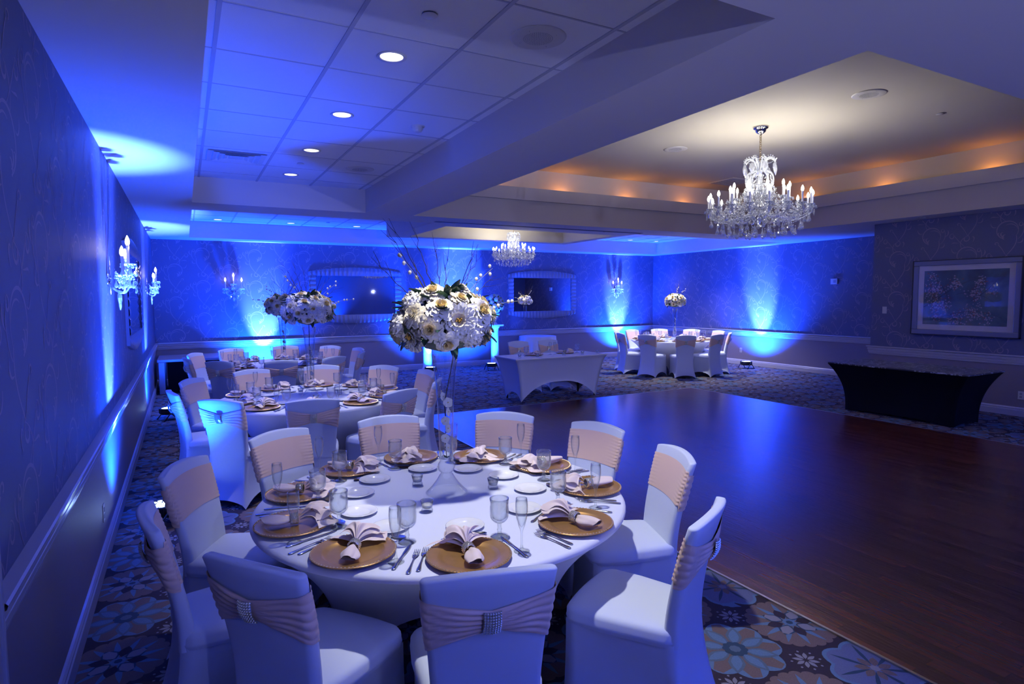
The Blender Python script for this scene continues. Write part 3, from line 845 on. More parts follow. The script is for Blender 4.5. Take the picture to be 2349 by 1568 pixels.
for nm, T in (('front', T1), ('middle', T2)):
    for k, (an, r) in enumerate(VOT[nm]):
        put('votive', 'votive_candle', f'glass votive with white candle {VW[nm][k]}, {nm} table', 'candle', (T[0] + r * cos(R(an)), T[1] + r * sin(R(an)), TZ), 0, f'votives on the {nm} table', b_votive)

# ------------------------------------------------------------------ centrepieces: trumpet vase, orchid, bouquet
def vase_mesh():
    b = MB(); b.lathe([(.106, .0), (.108, .003), (.098, .012), (.075, .035), (.050, .068), (.034, .095), (.027, .104), (.030, .106), (.041, .118), (.0455, .135), (.042, .152), (.0335, .164), (.033, .168), (.0345, .174), (.037, .3), (.043, .45), (.053, .6), (.068, .715), (.0665, .715), (.051, .6), (.041, .45), (.035, .3), (.0325, .178), (.001, .172)], 40)
    return b.mesh('trumpet_vase', ['glass'])
VASE = vase_mesh()
def orchid_parts():
    b = MB(); pts = [(.004, .002, .18), (-.004, .004, .26), (.002, -.002, .36), (-.006, .0, .46), (.012, .004, .54), (.030, .0, .62), (.046, .0, .70), (.03, .0, .74)]
    b.tube(pts, [.002, .0022, .0026, .0028, .003, .0032, .0032, .003], 7); stem = b.mesh('stem', ['twig'])
    b = MB()
    for i in range(5):
        a = 2 * PI * i / 5 + .3; w = .017 if i % 2 else .021
        def pet(u, v, a=a, w=w):
            s = 2 * u - 1; r = .030 * v; y = s * w * sin(PI * min(1, .12 + v * .85)) ** .6
            return (r * cos(a) - y * sin(a), r * sin(a) + y * cos(a), .005 * v - .006 * s * s + .002 * sin(9 * u))
        b.grid(pet, 6, 5)
    b.sphere((0, 0, .004), .0045, 8, 5, 1)
    bl = b.mesh('orchid_blossom', ['whitep', 'cream'])
    b = MB()
    for i in range(4):
        a = i * 1.7; b.grid(lambda u, v, a=a: (.020 * v * cos(a) - .008 * (2 * u - 1) * sin(PI * v) * sin(a), .020 * v * sin(a) + .008 * (2 * u - 1) * sin(PI * v) * cos(a), .176 + .012 * v + .01 * i / 4), 4, 5)
    return stem, bl, b.mesh('leaf', ['lleaf'])
OS, OB, OL = orchid_parts()

def petal_ring(b, n, rb, R0, h, width, curl, ph, mi, tilt=0., nu=6, nv=5, ruf=.0):
    for i in range(n):
        a = ph + 2 * PI * i / n
        def f(u, v, a=a, i=i):
            s = 2 * u - 1
            w = width * sin(PI * min(1, .10 + .78 * v)) ** .5
            rho = rb + (R0 - rb) * v ** 1.2 + curl * v ** 4 - .25 * width * s * s * (1 - .3 * v)
            z = h * v ** .8 - curl * 1.1 * v ** 5 + tilt * v + ruf * sin(7 * s + i) * v * v
            y = s * w
            return (rho * cos(a) - y * sin(a), rho * sin(a) + y * cos(a), z)
        b.grid(f, nu, nv, False, mi)
def rose_mesh(name, mats, seed):
    """unit rose of radius 1 opening along +Z"""
    r = np.random.default_rng(seed); b = MB()
    b.lathe([(.01, .1), (.05, .3), (.07, .52), (.035, .62), (.008, .64)], 8, 1)
    for n, R0, h, w, cu, mi in ((3, .13, .66, .17, .0, 1), (4, .22, .68, .22, .02, 1), (5, .34, .66, .26, .04, 1), (5, .47, .60, .32, .07, 0), (6, .62, .50, .36, .11, 0), (6, .76, .36, .40, .14, 0), (7, .88, .18, .42, .14, 0)):
        petal_ring(b, n, .06, R0, h, w, cu, r.uniform(0, 6), mi, 0, 6, 5, .018 + .03 * R0)
    return b.mesh(name, mats)
def peony_mesh():
    b = MB(); r = np.random.default_rng(5)
    for i in range(26): 
        a, q = r.uniform(0, 6.28), r.uniform(0, .16); b.octa((q * cos(a), q * sin(a), .40 + r.uniform(-.05, .06)), .045, 2, 1.8)
    petal_ring(b, 6, .12, .36, .52, .24, .03, 0, 1, 0, 6, 5, .05)
    petal_ring(b, 8, .12, .58, .46, .28, .05, .4, 0, 0, 7, 5, .06)
    petal_ring(b, 9, .12, .80, .34, .32, .06, .1, 0, 0, 7, 5, .07)
    petal_ring(b, 9, .12, .98, .14, .36, .05, .5, 0, 0, 7, 5, .07)
    return b.mesh('peony', ['whitep', 'ivory', 'yellow'])
def hydrangea_mesh(seed):
    b = MB(); r = np.random.default_rng(seed); n = 34
    for i in range(n):
        ph = i * 2.39996; z = 1 - 1.15 * (i + .5) / n; q = math.sqrt(max(0, 1 - z * z))
        nrm = Vector((q * cos(ph), q * sin(ph), z)); p = nrm * .74 * r.uniform(.9, 1.1)
        rot = nrm.to_track_quat('Z', 'Y').to_matrix().to_4x4(); mt = Matrix.Translation((p.x, p.y, p.z * .8 + .05)) @ rot @ Matrix.Rotation(r.uniform(0, 1.5), 4, 'Z')
        for k in range(4):
            a = PI / 2 * k; s = .27
            b.grid(lambda u, v, a=a: ((s * v) * cos(a) - s * .62 * (2 * u - 1) * sin(PI * min(1, .1 + v * .8)) * sin(a), (s * v) * sin(a) + s * .62 * (2 * u - 1) * sin(PI * min(1, .1 + v * .8)) * cos(a), .09 * v * v - .10 * (2 * u - 1) ** 2 * v), 3, 3, False, 0, True, mt)
        b.octa(tuple(mt @ Vector((0, 0, .03))), .03, 1)
    return b.mesh('hydrangea', ['whitep', 'cream'])
def daisy_mesh():
    b = MB()
    for ring, (n, L, w, z) in enumerate(((9, .95, .17, .08), (8, .75, .15, .2), (6, .5, .11, .3))):
        for i in range(n):
            a = 2 * PI * i / n + ring * .35
            b.grid(lambda u, v, a=a: (.1 * cos(a) + L * v * cos(a) - w * (2 * u - 1) * sin(PI * min(1, .15 + .75 * v)) * sin(a), .1 * sin(a) + L * v * sin(a) + w * (2 * u - 1) * sin(PI * min(1, .15 + .75 * v)) * cos(a), z + .18 * v - .25 * v * v), 3, 5)
    b.sphere((0, 0, .2), .14, 10, 6, 1)
    return b.mesh('daisy', ['whitep', 'yellow'])
ROSES = [rose_mesh('rose_ivory', ['ivory', 'cream'], 1), rose_mesh('rose_cream', ['ivory', 'ivory'], 2), rose_mesh('rose_white', ['whitep', 'cream'], 3)]
PEO, HYD, DAI = peony_mesh(), [hydrangea_mesh(1), hydrangea_mesh(2)], daisy_mesh()
def leaf_grid(b, p, d, L, w, mi=0):
    z = Vector(d).normalized(); side = z.cross(Vector((.1, .2, 1))).normalized(); up = side.cross(z)
    b.grid(lambda u, v: tuple(Vector(p) + z * (L * v) + side * (w * (2 * u - 1) * sin(PI * min(1, .06 + v * .92)) ** .8) + up * (.2 * w * (2 * u - 1) ** 2 - .3 * L * v * v)), 4, 6, False, mi)
TYPES = 'RRPRDHRRHRPRRDRHRRRPRHDRRRRHRPRDRHRRRHPRRR'
def build_bouquet(root, seed, rad=(.275, .275, .20), nb=35, twigs=True):
    r = np.random.default_rng(seed)
    b = MB(); b.lathe([(.02, -.15), (.10, -.13), (.165, -.06), (.18, .0), (.16, .07), (.10, .12), (.01, .135)], 14)
    for i in range(60):
        a = r.uniform(0, 6.28); el = r.uniform(-.75, 1.2); d = Vector((cos(a) * cos(el), sin(a) * cos(el), sin(el)))
        p = Vector((d.x * rad[0] * .66, d.y * rad[1] * .66, d.z * rad[2] * .62)); leaf_grid(b, p, d + Vector((r.uniform(-.4, .4), r.uniform(-.4, .4), r.uniform(-.3, .3))), r.uniform(.08, .125), r.uniform(.022, .036), 0 if i % 6 else 1)
    link('foliage', b.mesh('foliage', ['leaf', 'lleaf']), root)
    for i in range(nb):
        ph = i * 2.39996 + seed; zz = 1 - 1.62 * (i + .5) / nb; q = math.sqrt(max(0, 1 - zz * zz))
        d = Vector((q * cos(ph), q * sin(ph), zz)); k = TYPES[i % len(TYPES)]
        p = Vector((d.x * rad[0], d.y * rad[1], d.z * rad[2])) * (.86 + .10 * r.uniform())
        nrm = (d + Vector((r.uniform(-.25, .25), r.uniform(-.25, .25), r.uniform(-.1, .3)))).normalized()
        e = (nrm.to_track_quat('Z', 'Y').to_matrix() @ Matrix.Rotation(r.uniform(0, 6.28), 3, 'Z')).to_euler()
        if k == 'R': nm, me, s = 'rose', ROSES[i % 3], r.uniform(.060, .082)
        elif k == 'P': nm, me, s = 'peony', PEO, .085
        elif k == 'H': nm, me, s = 'hydrangea', HYD[i % 2], r.uniform(.066, .084)
        else: nm, me, s = 'daisy', DAI, .055
        p -= nrm * s * .35
        link(nm, me, root, p, 0, e, s)
    if not twigs: return
    for i, (a, el, L) in enumerate(((140, 62, .52), (158, 60, .46), (120, 68, .45), (35, 45, .46), (20, 30, .40), (60, 72, .30), (175, 40, .40), (-60, 60, .36), (100, 80, .34))):
        d = Vector((cos(R(a)) * cos(R(el)), sin(R(a)) * cos(R(el)), sin(R(el)))); side = d.orthogonal().normalized(); b = MB()
        pts = []; 
        for j in range(13):
            t = j / 12; pts.append(tuple(d * (.08 + L * t) + side * .022 * sin(5 * t + i) * t + Vector((r.uniform(-.007, .007), r.uniform(-.007, .007), r.uniform(-.004, .004)))))
        b.tube(pts, [.0034 * (1 - .75 * j / 12) for j in range(13)], 5)
        for j0 in (5, 8, 10):
            p0 = Vector(pts[j0]); dd = (d + side * (.7 if j0 % 2 else -.7) + Vector((r.uniform(-.3, .3), r.uniform(-.3, .3), 0))).normalized()
            b.tube([tuple(p0), tuple(p0 + dd * .04), tuple(p0 + dd * .085 + d * .02)], [.0018, .0014, .0007], 4)
        link('twig', b.mesh('twig', ['twig']), root)
    for i, (a, el, L) in enumerate(((150, 60, .36), (25, 40, .42), (5, 18, .40))):
        d = Vector((cos(R(a)) * cos(R(el)), sin(R(a)) * cos(R(el)), sin(R(el)))); b = MB()
        pts = [tuple(d * (.1 + L * t) + Vector((0, 0, -.05 * t * t))) for t in [j / 8 for j in range(9)]]
        b.tube(pts, .0016, 5)
        for j in (4, 5, 6, 7, 8):
            b.sphere((pts[j][0] + r.uniform(-.02, .02), pts[j][1] + r.uniform(-.02, .02), pts[j][2] + r.uniform(-.02, .02)), .0095, 7, 5, 1, 1.2)
        link('bud_spray', b.mesh('bud_spray', ['stemg', 'ivory']), root)
BQ = thing('flower_bouquet', 'full white and cream bouquet with twigs on the front table vase', 'flowers', (T1[0] + .03, T1[1] + .035, 1.615), 0, 'bouquets on trumpet vases')
build_bouquet(BQ, 3)
V0 = O0 = None
for nm, T, dz in (('front', (T1[0] + .03, T1[1] + .035), 0), ('middle', (T2[0] - .02, T2[1]), 0), ('back', (T3[0] + .07, T3[1]), 0), ('corner', (T4[0] + .06, T4[1] - .04), 0)):
    lv = f'clear glass trumpet vase at the centre of the {nm} table'
    if V0 is None:
        V0 = tag(link('trumpet_vase', VASE, None, (T[0], T[1], TZ)), lv, 'vase', 'trumpet vases')
        O0 = thing('orchid_spray', f'white orchid stem inside the vase of the {nm} table', 'flowers', (T[0], T[1], TZ), 0, 'orchids in the vases')
        link('stem', OS, O0); link('leaf', OL, O0)
        for i, (x, y, z, s) in enumerate(((.004, -.012, .235, 1.), (-.008, -.010, .285, .95), (.006, -.012, .335, 1.05), (-.006, -.012, .375, .95), (.010, -.010, .42, .9), (.008, -.014, .47, 1.05), (-.012, .002, .50, .9))):
            link('orchid_blossom', OB, O0, (x, y, z), 0, (R(78), R(20 * sin(i * 2)), R(25 * cos(i * 3)) + .3), s * .85)
    else:
        dup(V0, (T[0], T[1], TZ), 0, lv); dup(O0, (T[0], T[1], TZ), 1.3 * T[0], f'white orchid stem inside the vase of the {nm} table')
        dup(BQ, (T[0], T[1], 1.62), T[1], f'full white and cream bouquet with twigs on the {nm} table vase', None, 1. if nm != 'corner' else .93)

# ------------------------------------------------------------------ sweetheart table, its chairs and setting
def box_cover(b, x0, y0, x1, y1, zt, inx, iny, archx, archy, mi=0, power=1.7, nz=18, per=24, flare=0.):
    """stretch cover over a rectangular table: straight rim, drawn in to four feet, arched hem between them"""
    rs = []
    for j in range(nz + 1):
        v = j / nz; ring = []
        q = v ** (1 / power) if flare == 0 else (1 - (1 - v) ** flare)
        c = [(x0 + inx * q, y0 + iny * q), (x1 - inx * q, y0 + iny * q), (x1 - inx * q, y1 - iny * q), (x0 + inx * q, y1 - iny * q)]
        for k in range(4):
            (xa, ya), (xb, yb) = c[k], c[(k + 1) % 4]; nx, ny = yb - ya, -(xb - xa); L = math.hypot(nx, ny); nx /= L; ny /= L
            ar = archx if k % 2 == 0 else archy
            for i in range(per):
                u = i / per; m = 1 - abs(2 * u - 1) ** 2.6
                pin = -.05 * m * sin(PI * v) * (1 if flare == 0 else .4)
                z = zt * (1 - v) + .006 * v + ar * m * v ** 2.5
                ring.append((xa + (xb - xa) * u + nx * pin, ya + (yb - ya) * u + ny * pin, z))
        rs.append(ring)
    b.rings(rs, mi)
t = thing('sweetheart_table', 'narrow rectangular table in a white stretch cover at the edge of the dance floor', 'table', (5.57, 8.86, 0))
b = MB(); b.box(-.915, -.39, TZ - .022, .915, .39, TZ, 0, .006); link('tabletop_cover', b.mesh('tabletop_cover', ['cloth']), t)
b = MB(); box_cover(b, -.913, -.388, .913, .388, TZ - .012, .16, .12, .30, .14); link('skirt_cover', b.mesh('skirt_cover', ['cloth']), t)
b = MB(); b.tube([(0, 0, .006), (0, 0, TZ - .025)], .014, 8); lg = b.mesh('leg', ['steel'])
for sx in (-1, 1):
    for sy in (-1, 1): link('leg', lg, t, (sx * .735, sy * .25, 0))
place_chair(5.44, 9.0, 88, 'white covered chair with front bow behind the sweetheart table, nearer the bouquet', 'chairs behind the sweetheart table', .58, 0, True)
place_chair(6.11, 9.03, 88, 'white covered chair with front bow behind the sweetheart table, nearer the cake table', 'chairs behind the sweetheart table', .58, 0, True)
for i, (x, y, w) in enumerate(((5.27, 8.95, 'nearer the bouquet end'), (5.93, 8.98, 'nearer the dance floor corner end'))):
    put('charger', 'charger_plate', 'gold charger on the sweetheart table, ' + w, 'plate', (x, y, TZ), PI / 2, 'chargers on the sweetheart table', b_charger)
    put('nap%d' % i, 'napkin', 'folded blush napkin on the sweetheart table, ' + w, 'napkin', (x, y, TZ + .006), PI / 2 + .4 * i, 'napkins on the sweetheart table', b_nap(i))
put('goblet', 'goblet', 'water goblet on the sweetheart table, nearer the bouquet end', 'glass', (5.06, 8.84, TZ), 0, 'goblets on the sweetheart table', single(GOB))
put('goblet', 'goblet', 'water goblet on the sweetheart table, beyond the second charger', 'glass', (6.18, 8.96, TZ), 0, 'goblets on the sweetheart table', single(GOB))
put('flute', 'champagne_flute', 'champagne flute between the sweetheart chargers, the one farther from the dance floor', 'glass', (5.60, 8.94, TZ), 0, 'flutes on the sweetheart table', single(FLU))
put('flute', 'champagne_flute', 'champagne flute between the sweetheart chargers, the one nearer the dance floor', 'glass', (5.67, 8.90, TZ), 0, 'flutes on the sweetheart table', single(FLU))
for i, (x, y) in enumerate(((4.84, 8.68), (5.17, 8.66), (5.68, 8.63), (6.06, 8.62), (6.42, 8.68))):
    put('votive', 'votive_candle', f'glass votive along the front edge of the sweetheart table, {["first", "second", "third", "fourth", "fifth"][i]} from the bouquet end', 'candle', (x, y, TZ), 0, 'votives on the sweetheart table', b_votive)

# ------------------------------------------------------------------ cake table with draped cloth
t = thing('cake_table', 'small round table under a floor-length white cloth by the back wall', 'table', (7.92, 13.25, 0))
b = MB(); b.lathe([(.001, TZ + .012), (.30, TZ + .012), (.45, TZ + .012), (.468, TZ + .008), (.474, TZ - .004)], 64); link('cloth_top', b.mesh('cloth_top', ['satin']), t)
b = MB()
def drp(u, v):
    a = 2 * PI * u; r = .474 + .035 * v + (.030 * v ** .7) * sin(13 * a) + .012 * v * sin(29 * a + 1)
    return (r * cos(a), r * sin(a), (TZ - .004) * (1 - v) + .01)
b.grid(drp, 130, 10, True); link('cloth_drop', b.mesh('cloth_drop', ['satin']), t)
b = MB(); b.tube([(0, 0, .0), (0, 0, TZ)], .04, 10); b.lathe([(.001, .0), (.25, .0), (.26, .02), (.06, .05)], 20); link('pedestal_leg', b.mesh('pedestal_leg', ['steel']), t)

# ------------------------------------------------------------------ black spandex bar table with marbled top
t = thing('bar_table', 'black stretch-covered table with a dark marbled top beside the dance floor', 'table', (9.07, 4.83, 0))
b = MB(); b.box(-.475, -.945, .705, .475, .945, .722, 0, .004); link('marble_top', b.mesh('marble_top', ['marble']), t)
b = MB(); box_cover(b, -.47, -.94, .47, .94, .705, .165, .20, .03, .03, 0, 1, 22, 24, 2.6); link('skirt_cover', b.mesh('skirt_cover', ['skirt']), t)
b = MB(); b.tube([(0, 0, .005), (0, 0, .70)], .014, 8); lg = b.mesh('leg', ['steel'])
for sx in (-1, 1):
    for sy in (-1, 1): link('leg', lg, t, (sx * .27, sy * .70, 0))

# console in the back corner
t = thing('console_table', 'low console with pale top and black front in the corner by the back wall', 'table', (.42, 13.2, 0))
b = MB(); b.box(-.90, -.52, .585, .43, .55, .635, 0, .008); link('console_top', b.mesh('console_top', ['counter']), t)
b = MB(); b.box(-.74, -.42, .02, .37, .50, .585, 0, .004); link('front_panel', b.mesh('front_panel', ['ebony']), t)
b = MB(); b.box(-.05, -.05, 0, .05, .05, .585, 0, .006); lg = b.mesh('leg', ['counter'])
for x, y in ((-.83, -.46), (.38, -.46), (-.83, .48), (.38, .48)): link('leg', lg, t, (x, y, 0))

# ------------------------------------------------------------------ pedestals with small arrangements
b = MB(); b.lathe([(.001, .06), (.135, .06), (.14, .075), (.115, .10), (.105, .13)] + [(.104 - .012 * (j / 10), .13 + .84 * j / 10) for j in range(11)] + [(.105, .985), (.125, 1.01), (.13, 1.03), (.001, 1.03)], 60, mod=lambda a, k, z: 1 - (.05 * abs(sin(10 * a)) if .14 < z < .96 else 0))
SH = b.mesh('shaft', ['pedestal'])
b = MB(); b.box(-.17, -.17, 0, .17, .17, .06, 0, .008); PL = b.mesh('plinth', ['pedestal'])
b = MB(); b.box(-.165, -.165, 1.03, .165, .165, 1.07, 0, .006); CP = b.mesh('capital', ['pedestal'])
b = MB(); b.lathe([(.001, 0), (.06, 0), (.07, .01), (.035, .05), (.03, .07), (.09, .16), (.13, .26), (.135, .27), (.12, .262), (.03, .09), (.001, .085)], 30); URN = b.mesh('flower_urn', ['pedestal'])
for i, (x, w) in enumerate(((4.95, 'behind the front bouquet'), (6.72, 'between the front bouquet and the sweetheart table'))):
    t = thing('pedestal_column', f'white fluted pedestal column by the back wall, {w}', 'pedestal', (x, 13.3, 0), 0, 'pedestal columns at the back wall')
    link('shaft', SH, t); link('plinth', PL, t); link('capital', CP, t)
    tag(link('flower_urn', URN, None, (x, 13.3, 1.07)), f'white urn holding flowers on the pedestal {w}', 'vase', 'urns on the pedestals')
    if i == 0:
        q = thing('flower_arrangement', 'white flower arrangement in the urn behind the front bouquet', 'flowers', (x, 13.3, 1.56), 0, 'arrangements on the pedestals')
        build_bouquet(q, 21, (.24, .24, .26), 30, False); A0 = q
    else: dup(A0, (x, 13.3, 1.56), 2., 'blue-lit white flower arrangement showing past the edge of the front bouquet', None)

# ------------------------------------------------------------------ mirrors (built facing +Y local... hung with back on the wall)
def mirror_parts():
    """local: X along wall, Z up, +Y out of the wall"""
    W, Hc, He = 1.06, .635, .535; wi, hi = .905, .44
    edge = lambda x: He + (Hc - He) * (1 - (x / W) ** 2)
    side = lambda z: W + .0 * z
    b = MB(); nrib = 22
    for sg in (1, -1):
        def f(u, v, sg=sg):
            x = -W + 2 * W * u; z0 = hi; z1 = edge(x); d = .028 + .018 * abs(sin(PI * nrib * u))
            return (x, d * (1 if v < .98 else .6) if v > .02 else .03, sg * (z0 + (z1 - z0) * v))
        b.grid(f, nrib * 6, 4, smooth=False) if False else b.grid(f, nrib * 6, 4)
        b.grid(lambda u, v, sg=sg: (-W + 2 * W * u, .028 * (1 - v), sg * edge(-W + 2 * W * u)), 44, 1, smooth=False)
    for sg in (1, -1):
        n2 = 9
        b.grid(lambda u, v, sg=sg: (sg * (wi + (W - wi) * v + .0), .028 + .018 * abs(sin(PI * n2 * u)), -hi + 2 * hi * u), n2 * 6, 3)
        b.grid(lambda u, v, sg=sg: (sg * W, .03 * (1 - v), -He + 2 * He * u), 4, 1, smooth=False)
    fr = b.mesh('frame', ['mframe'])
    b = MB(); m = .02
    b.quad((-wi, .022, -hi), (-wi, .022, hi), (wi, .022, hi), (wi, .022, -hi))
    gl = b.mesh('mirror_glass', ['mirror'])
    b = MB()
    for x0, z0, x1, z1 in ((-wi, hi - m, wi, hi), (-wi, -hi, wi, -hi + m), (-wi, -hi, -wi + m, hi), (wi - m, -hi, wi, hi)): b.box(x0, .0225, z0, x1, .030, z1)
    return fr, gl, b.mesh('bevelled_edge', ['mirror'])
MF, MG, ME = mirror_parts()
def mirror(label, loc, rz):
    t = thing('wall_mirror', label, 'mirror', loc, rz, 'ribbed silver wall mirrors'); link('frame', MF, t); link('mirror_glass', MG, t); link('inner_edge', ME, t)
mirror('ribbed silver mirror on the back wall behind the middle table bouquet', (3.50, YB, 1.80), PI)
mirror('ribbed silver mirror on the back wall beyond the sweetheart table', (8.51, YB, 1.80), PI)
mirror('ribbed silver mirror on the near side wall between two sconces', (XL, 8.35, 1.80), -PI / 2)

# ------------------------------------------------------------------ framed blossom painting
t = thing('framed_painting', 'wide silver framed painting of pale blossom branches above the bar table', 'painting', (XB, 4.80, 1.687), PI / 2)
# local X runs along the wall, -? ; +Y out of the wall after a quarter turn
W, Hh = .73, .585
b = MB()
for (x0, z0, x1, z1) in ((-W, Hh - .085, W, Hh), (-W, -Hh, W, -Hh + .085), (-W, -Hh + .085, -W + .085, Hh - .085), (W - .085, -Hh + .085, W, Hh - .085)): b.box(x0 + .008 if x0 == -W else x0, .0, z0 + .008 if z0 == -Hh else z0, x1 - .008 if x1 == W else x1, .045, z1 - .008 if z1 == Hh else z1, 0, .008)
link('frame', b.mesh('frame', ['mframe']), t)
b = MB()
for (x0, z0, x1, z1) in ((-W, Hh - .012, W, Hh), (-W, -Hh, W, -Hh + .012), (-W, -Hh, -W + .012, Hh), (W - .012, -Hh, W, Hh)): b.box(x0, 0, z0, x1, .052, z1)
link('frame_edge', b.mesh('frame_edge', ['medge']), t)
b = MB(); b.quad((-W + .08, .018, -Hh + .08), (W - .08, .018, -Hh + .08), (W - .08, .018, Hh - .08), (-W + .08, .018, Hh - .08)); link('mat_board', b.mesh('mat_board', ['mat']), t)
b = MB(); cw, ch = .565, .42
b.quad((-cw, .021, -ch), (cw, .021, -ch), (cw, .021, ch), (-cw, .021, ch), 0)
rr = np.random.default_rng(4)
to3 = lambda u, v: (-u, .0222, v)
for p, w in ((bez((-.56, -.15), (-.3, .0), (-.1, .25), (.25, .30)), .012), (bez((-.5, .38), (-.3, .2), (-.2, .1), (-.2, -.2)), .01), (bez((-.3, -.3), (0, -.2), (.2, -.15), (.5, -.3)), .012), (bez((.1, -.05), (.25, .05), (.35, .15), (.45, .3)), .009), (bez((-.1, .05), (.1, .12), (.3, .02), (.42, -.1)), .007)):
    b.ribbon(p, taper(len(p), w, w * .8, w * .2), to3, 3)
cl = [(-.42, .12, .12, 60), (-.33, -.12, .13, 55), (-.12, .2, .09, 35), (.16, .05, .09, 34), (.12, -.22, .12, 44), (.22, .24, .07, 22), (-.1, -.32, .11, 30), (.3, -.3, .09, 20), (.36, .08, .06, 10), (-.45, .33, .06, 14), (-.36, -.3, .07, 12)]
for cx, cy, sp, n in cl:
    for i in range(int(n * 2.6)):
        x = max(-.54, min(.54, cx + rr.normal() * sp * .6)); y = max(-.40, min(.40, cy + rr.normal() * sp * .55)); s_ = rr.uniform(.006, .0115); k = rr.uniform() < .22; ph = rr.uniform(0, 6)
        for j in range(5):
            a = ph + 2 * PI * j / 5; q = [(x + s_ * (.55 * cos(a) + .5 * cos(c)), y + s_ * (.55 * sin(a) + .5 * sin(c))) for c in [2 * PI * m / 7 for m in range(7)]]
            b.poly([(-u, .0225 + .00005 * (i % 9), v) for u, v in q], 2 if k else 1)
link('canvas', b.mesh('canvas', ['canvas', 'petal_p', 'petal_r', 'branch']), t)
b = MB(); b.quad((-W + .08, .034, -Hh + .08), (W - .08, .034, -Hh + .08), (W - .08, .034, Hh - .08), (-W + .08, .034, Hh - .08)); link('glazing', b.mesh('glazing', ['pane']), t)

# ------------------------------------------------------------------ crystal fittings
def pear_mesh():
    b = MB(); b.lathe([(.001, 0), (.0045, -.012), (.006, -.024), (.010, -.036), (.0145, -.047), (.0135, -.058), (.001, -.066)], 8, smooth=False); b.octa((0, 0, .008), .006); return b.mesh('crystal_drop', ['crystal'])
def kite_mesh():
    b = MB(); V = [(0, -.03), (.020, -.012), (.026, .016), (0, .060), (-.026, .016), (-.020, -.012)]
    n = len(V); P = [(x, .003, -z - .03) for x, z in V] + [(x, -.003, -z - .03) for x, z in V]; I = [(x * .5, .009, -z * .5 - .036) for x, z in V] + [(x * .5, -.009, -z * .5 - .036) for x, z in V]
    F = []
    for i in range(n):
        j = (i + 1) % n; F += [(i, j, 2 * n + j, 2 * n + i), (n + j, n + i, 3 * n + i, 3 * n + j), (j, i, n + i, n + j)]
    F += [tuple(range(2 * n, 3 * n)), tuple(reversed(range(3 * n, 4 * n)))]
    b.add(P + I, F, 0, False); b.octa((0, 0, .008), .008); return b.mesh('pendeloque', ['crystal'])
def pan_mesh(r=.047):
    b = MB(); b.lathe([(.006, -.012), (.02, -.008), (r * .8, 0), (r, .010), (r * .97, .012), (r * .75, .005), (.012, .0)], 18, mod=lambda a, k, z: 1 + (.08 * abs(cos(4.5 * a)) if k in (3, 4) else 0), smooth=False)
    for i in range(9): a = 2 * PI * i / 9; b.octa((r * cos(a), r * sin(a), .0), .006); b.octa((r * 1.02 * cos(a), r * 1.02 * sin(a), -.013), .0075, 0, 1.3)
    return b.mesh('drip_pan', ['bead'])
b = MB(); b.lathe([(.010, 0), (.0105, .004), (.0105, .112), (.012, .116), (.0125, .135), (.009, .140)], 12, cap1=True); CAN = b.mesh('candle_sleeve', ['candle'])
b = MB(); b.lathe([(.009, .138), (.0155, .152), (.017, .163), (.0145, .180), (.008, .196), (.0015, .208)], 12); BUL = b.mesh('bulb', ['bulb'])
BUL2 = BUL.copy(); BUL2.name = 'bulb_clear'; BUL2.materials.clear(); BUL2.materials.append(M['bulb_d'])
PEAR, KITE, PAN, PAN2 = pear_mesh(), kite_mesh(), pan_mesh(), pan_mesh(.055)

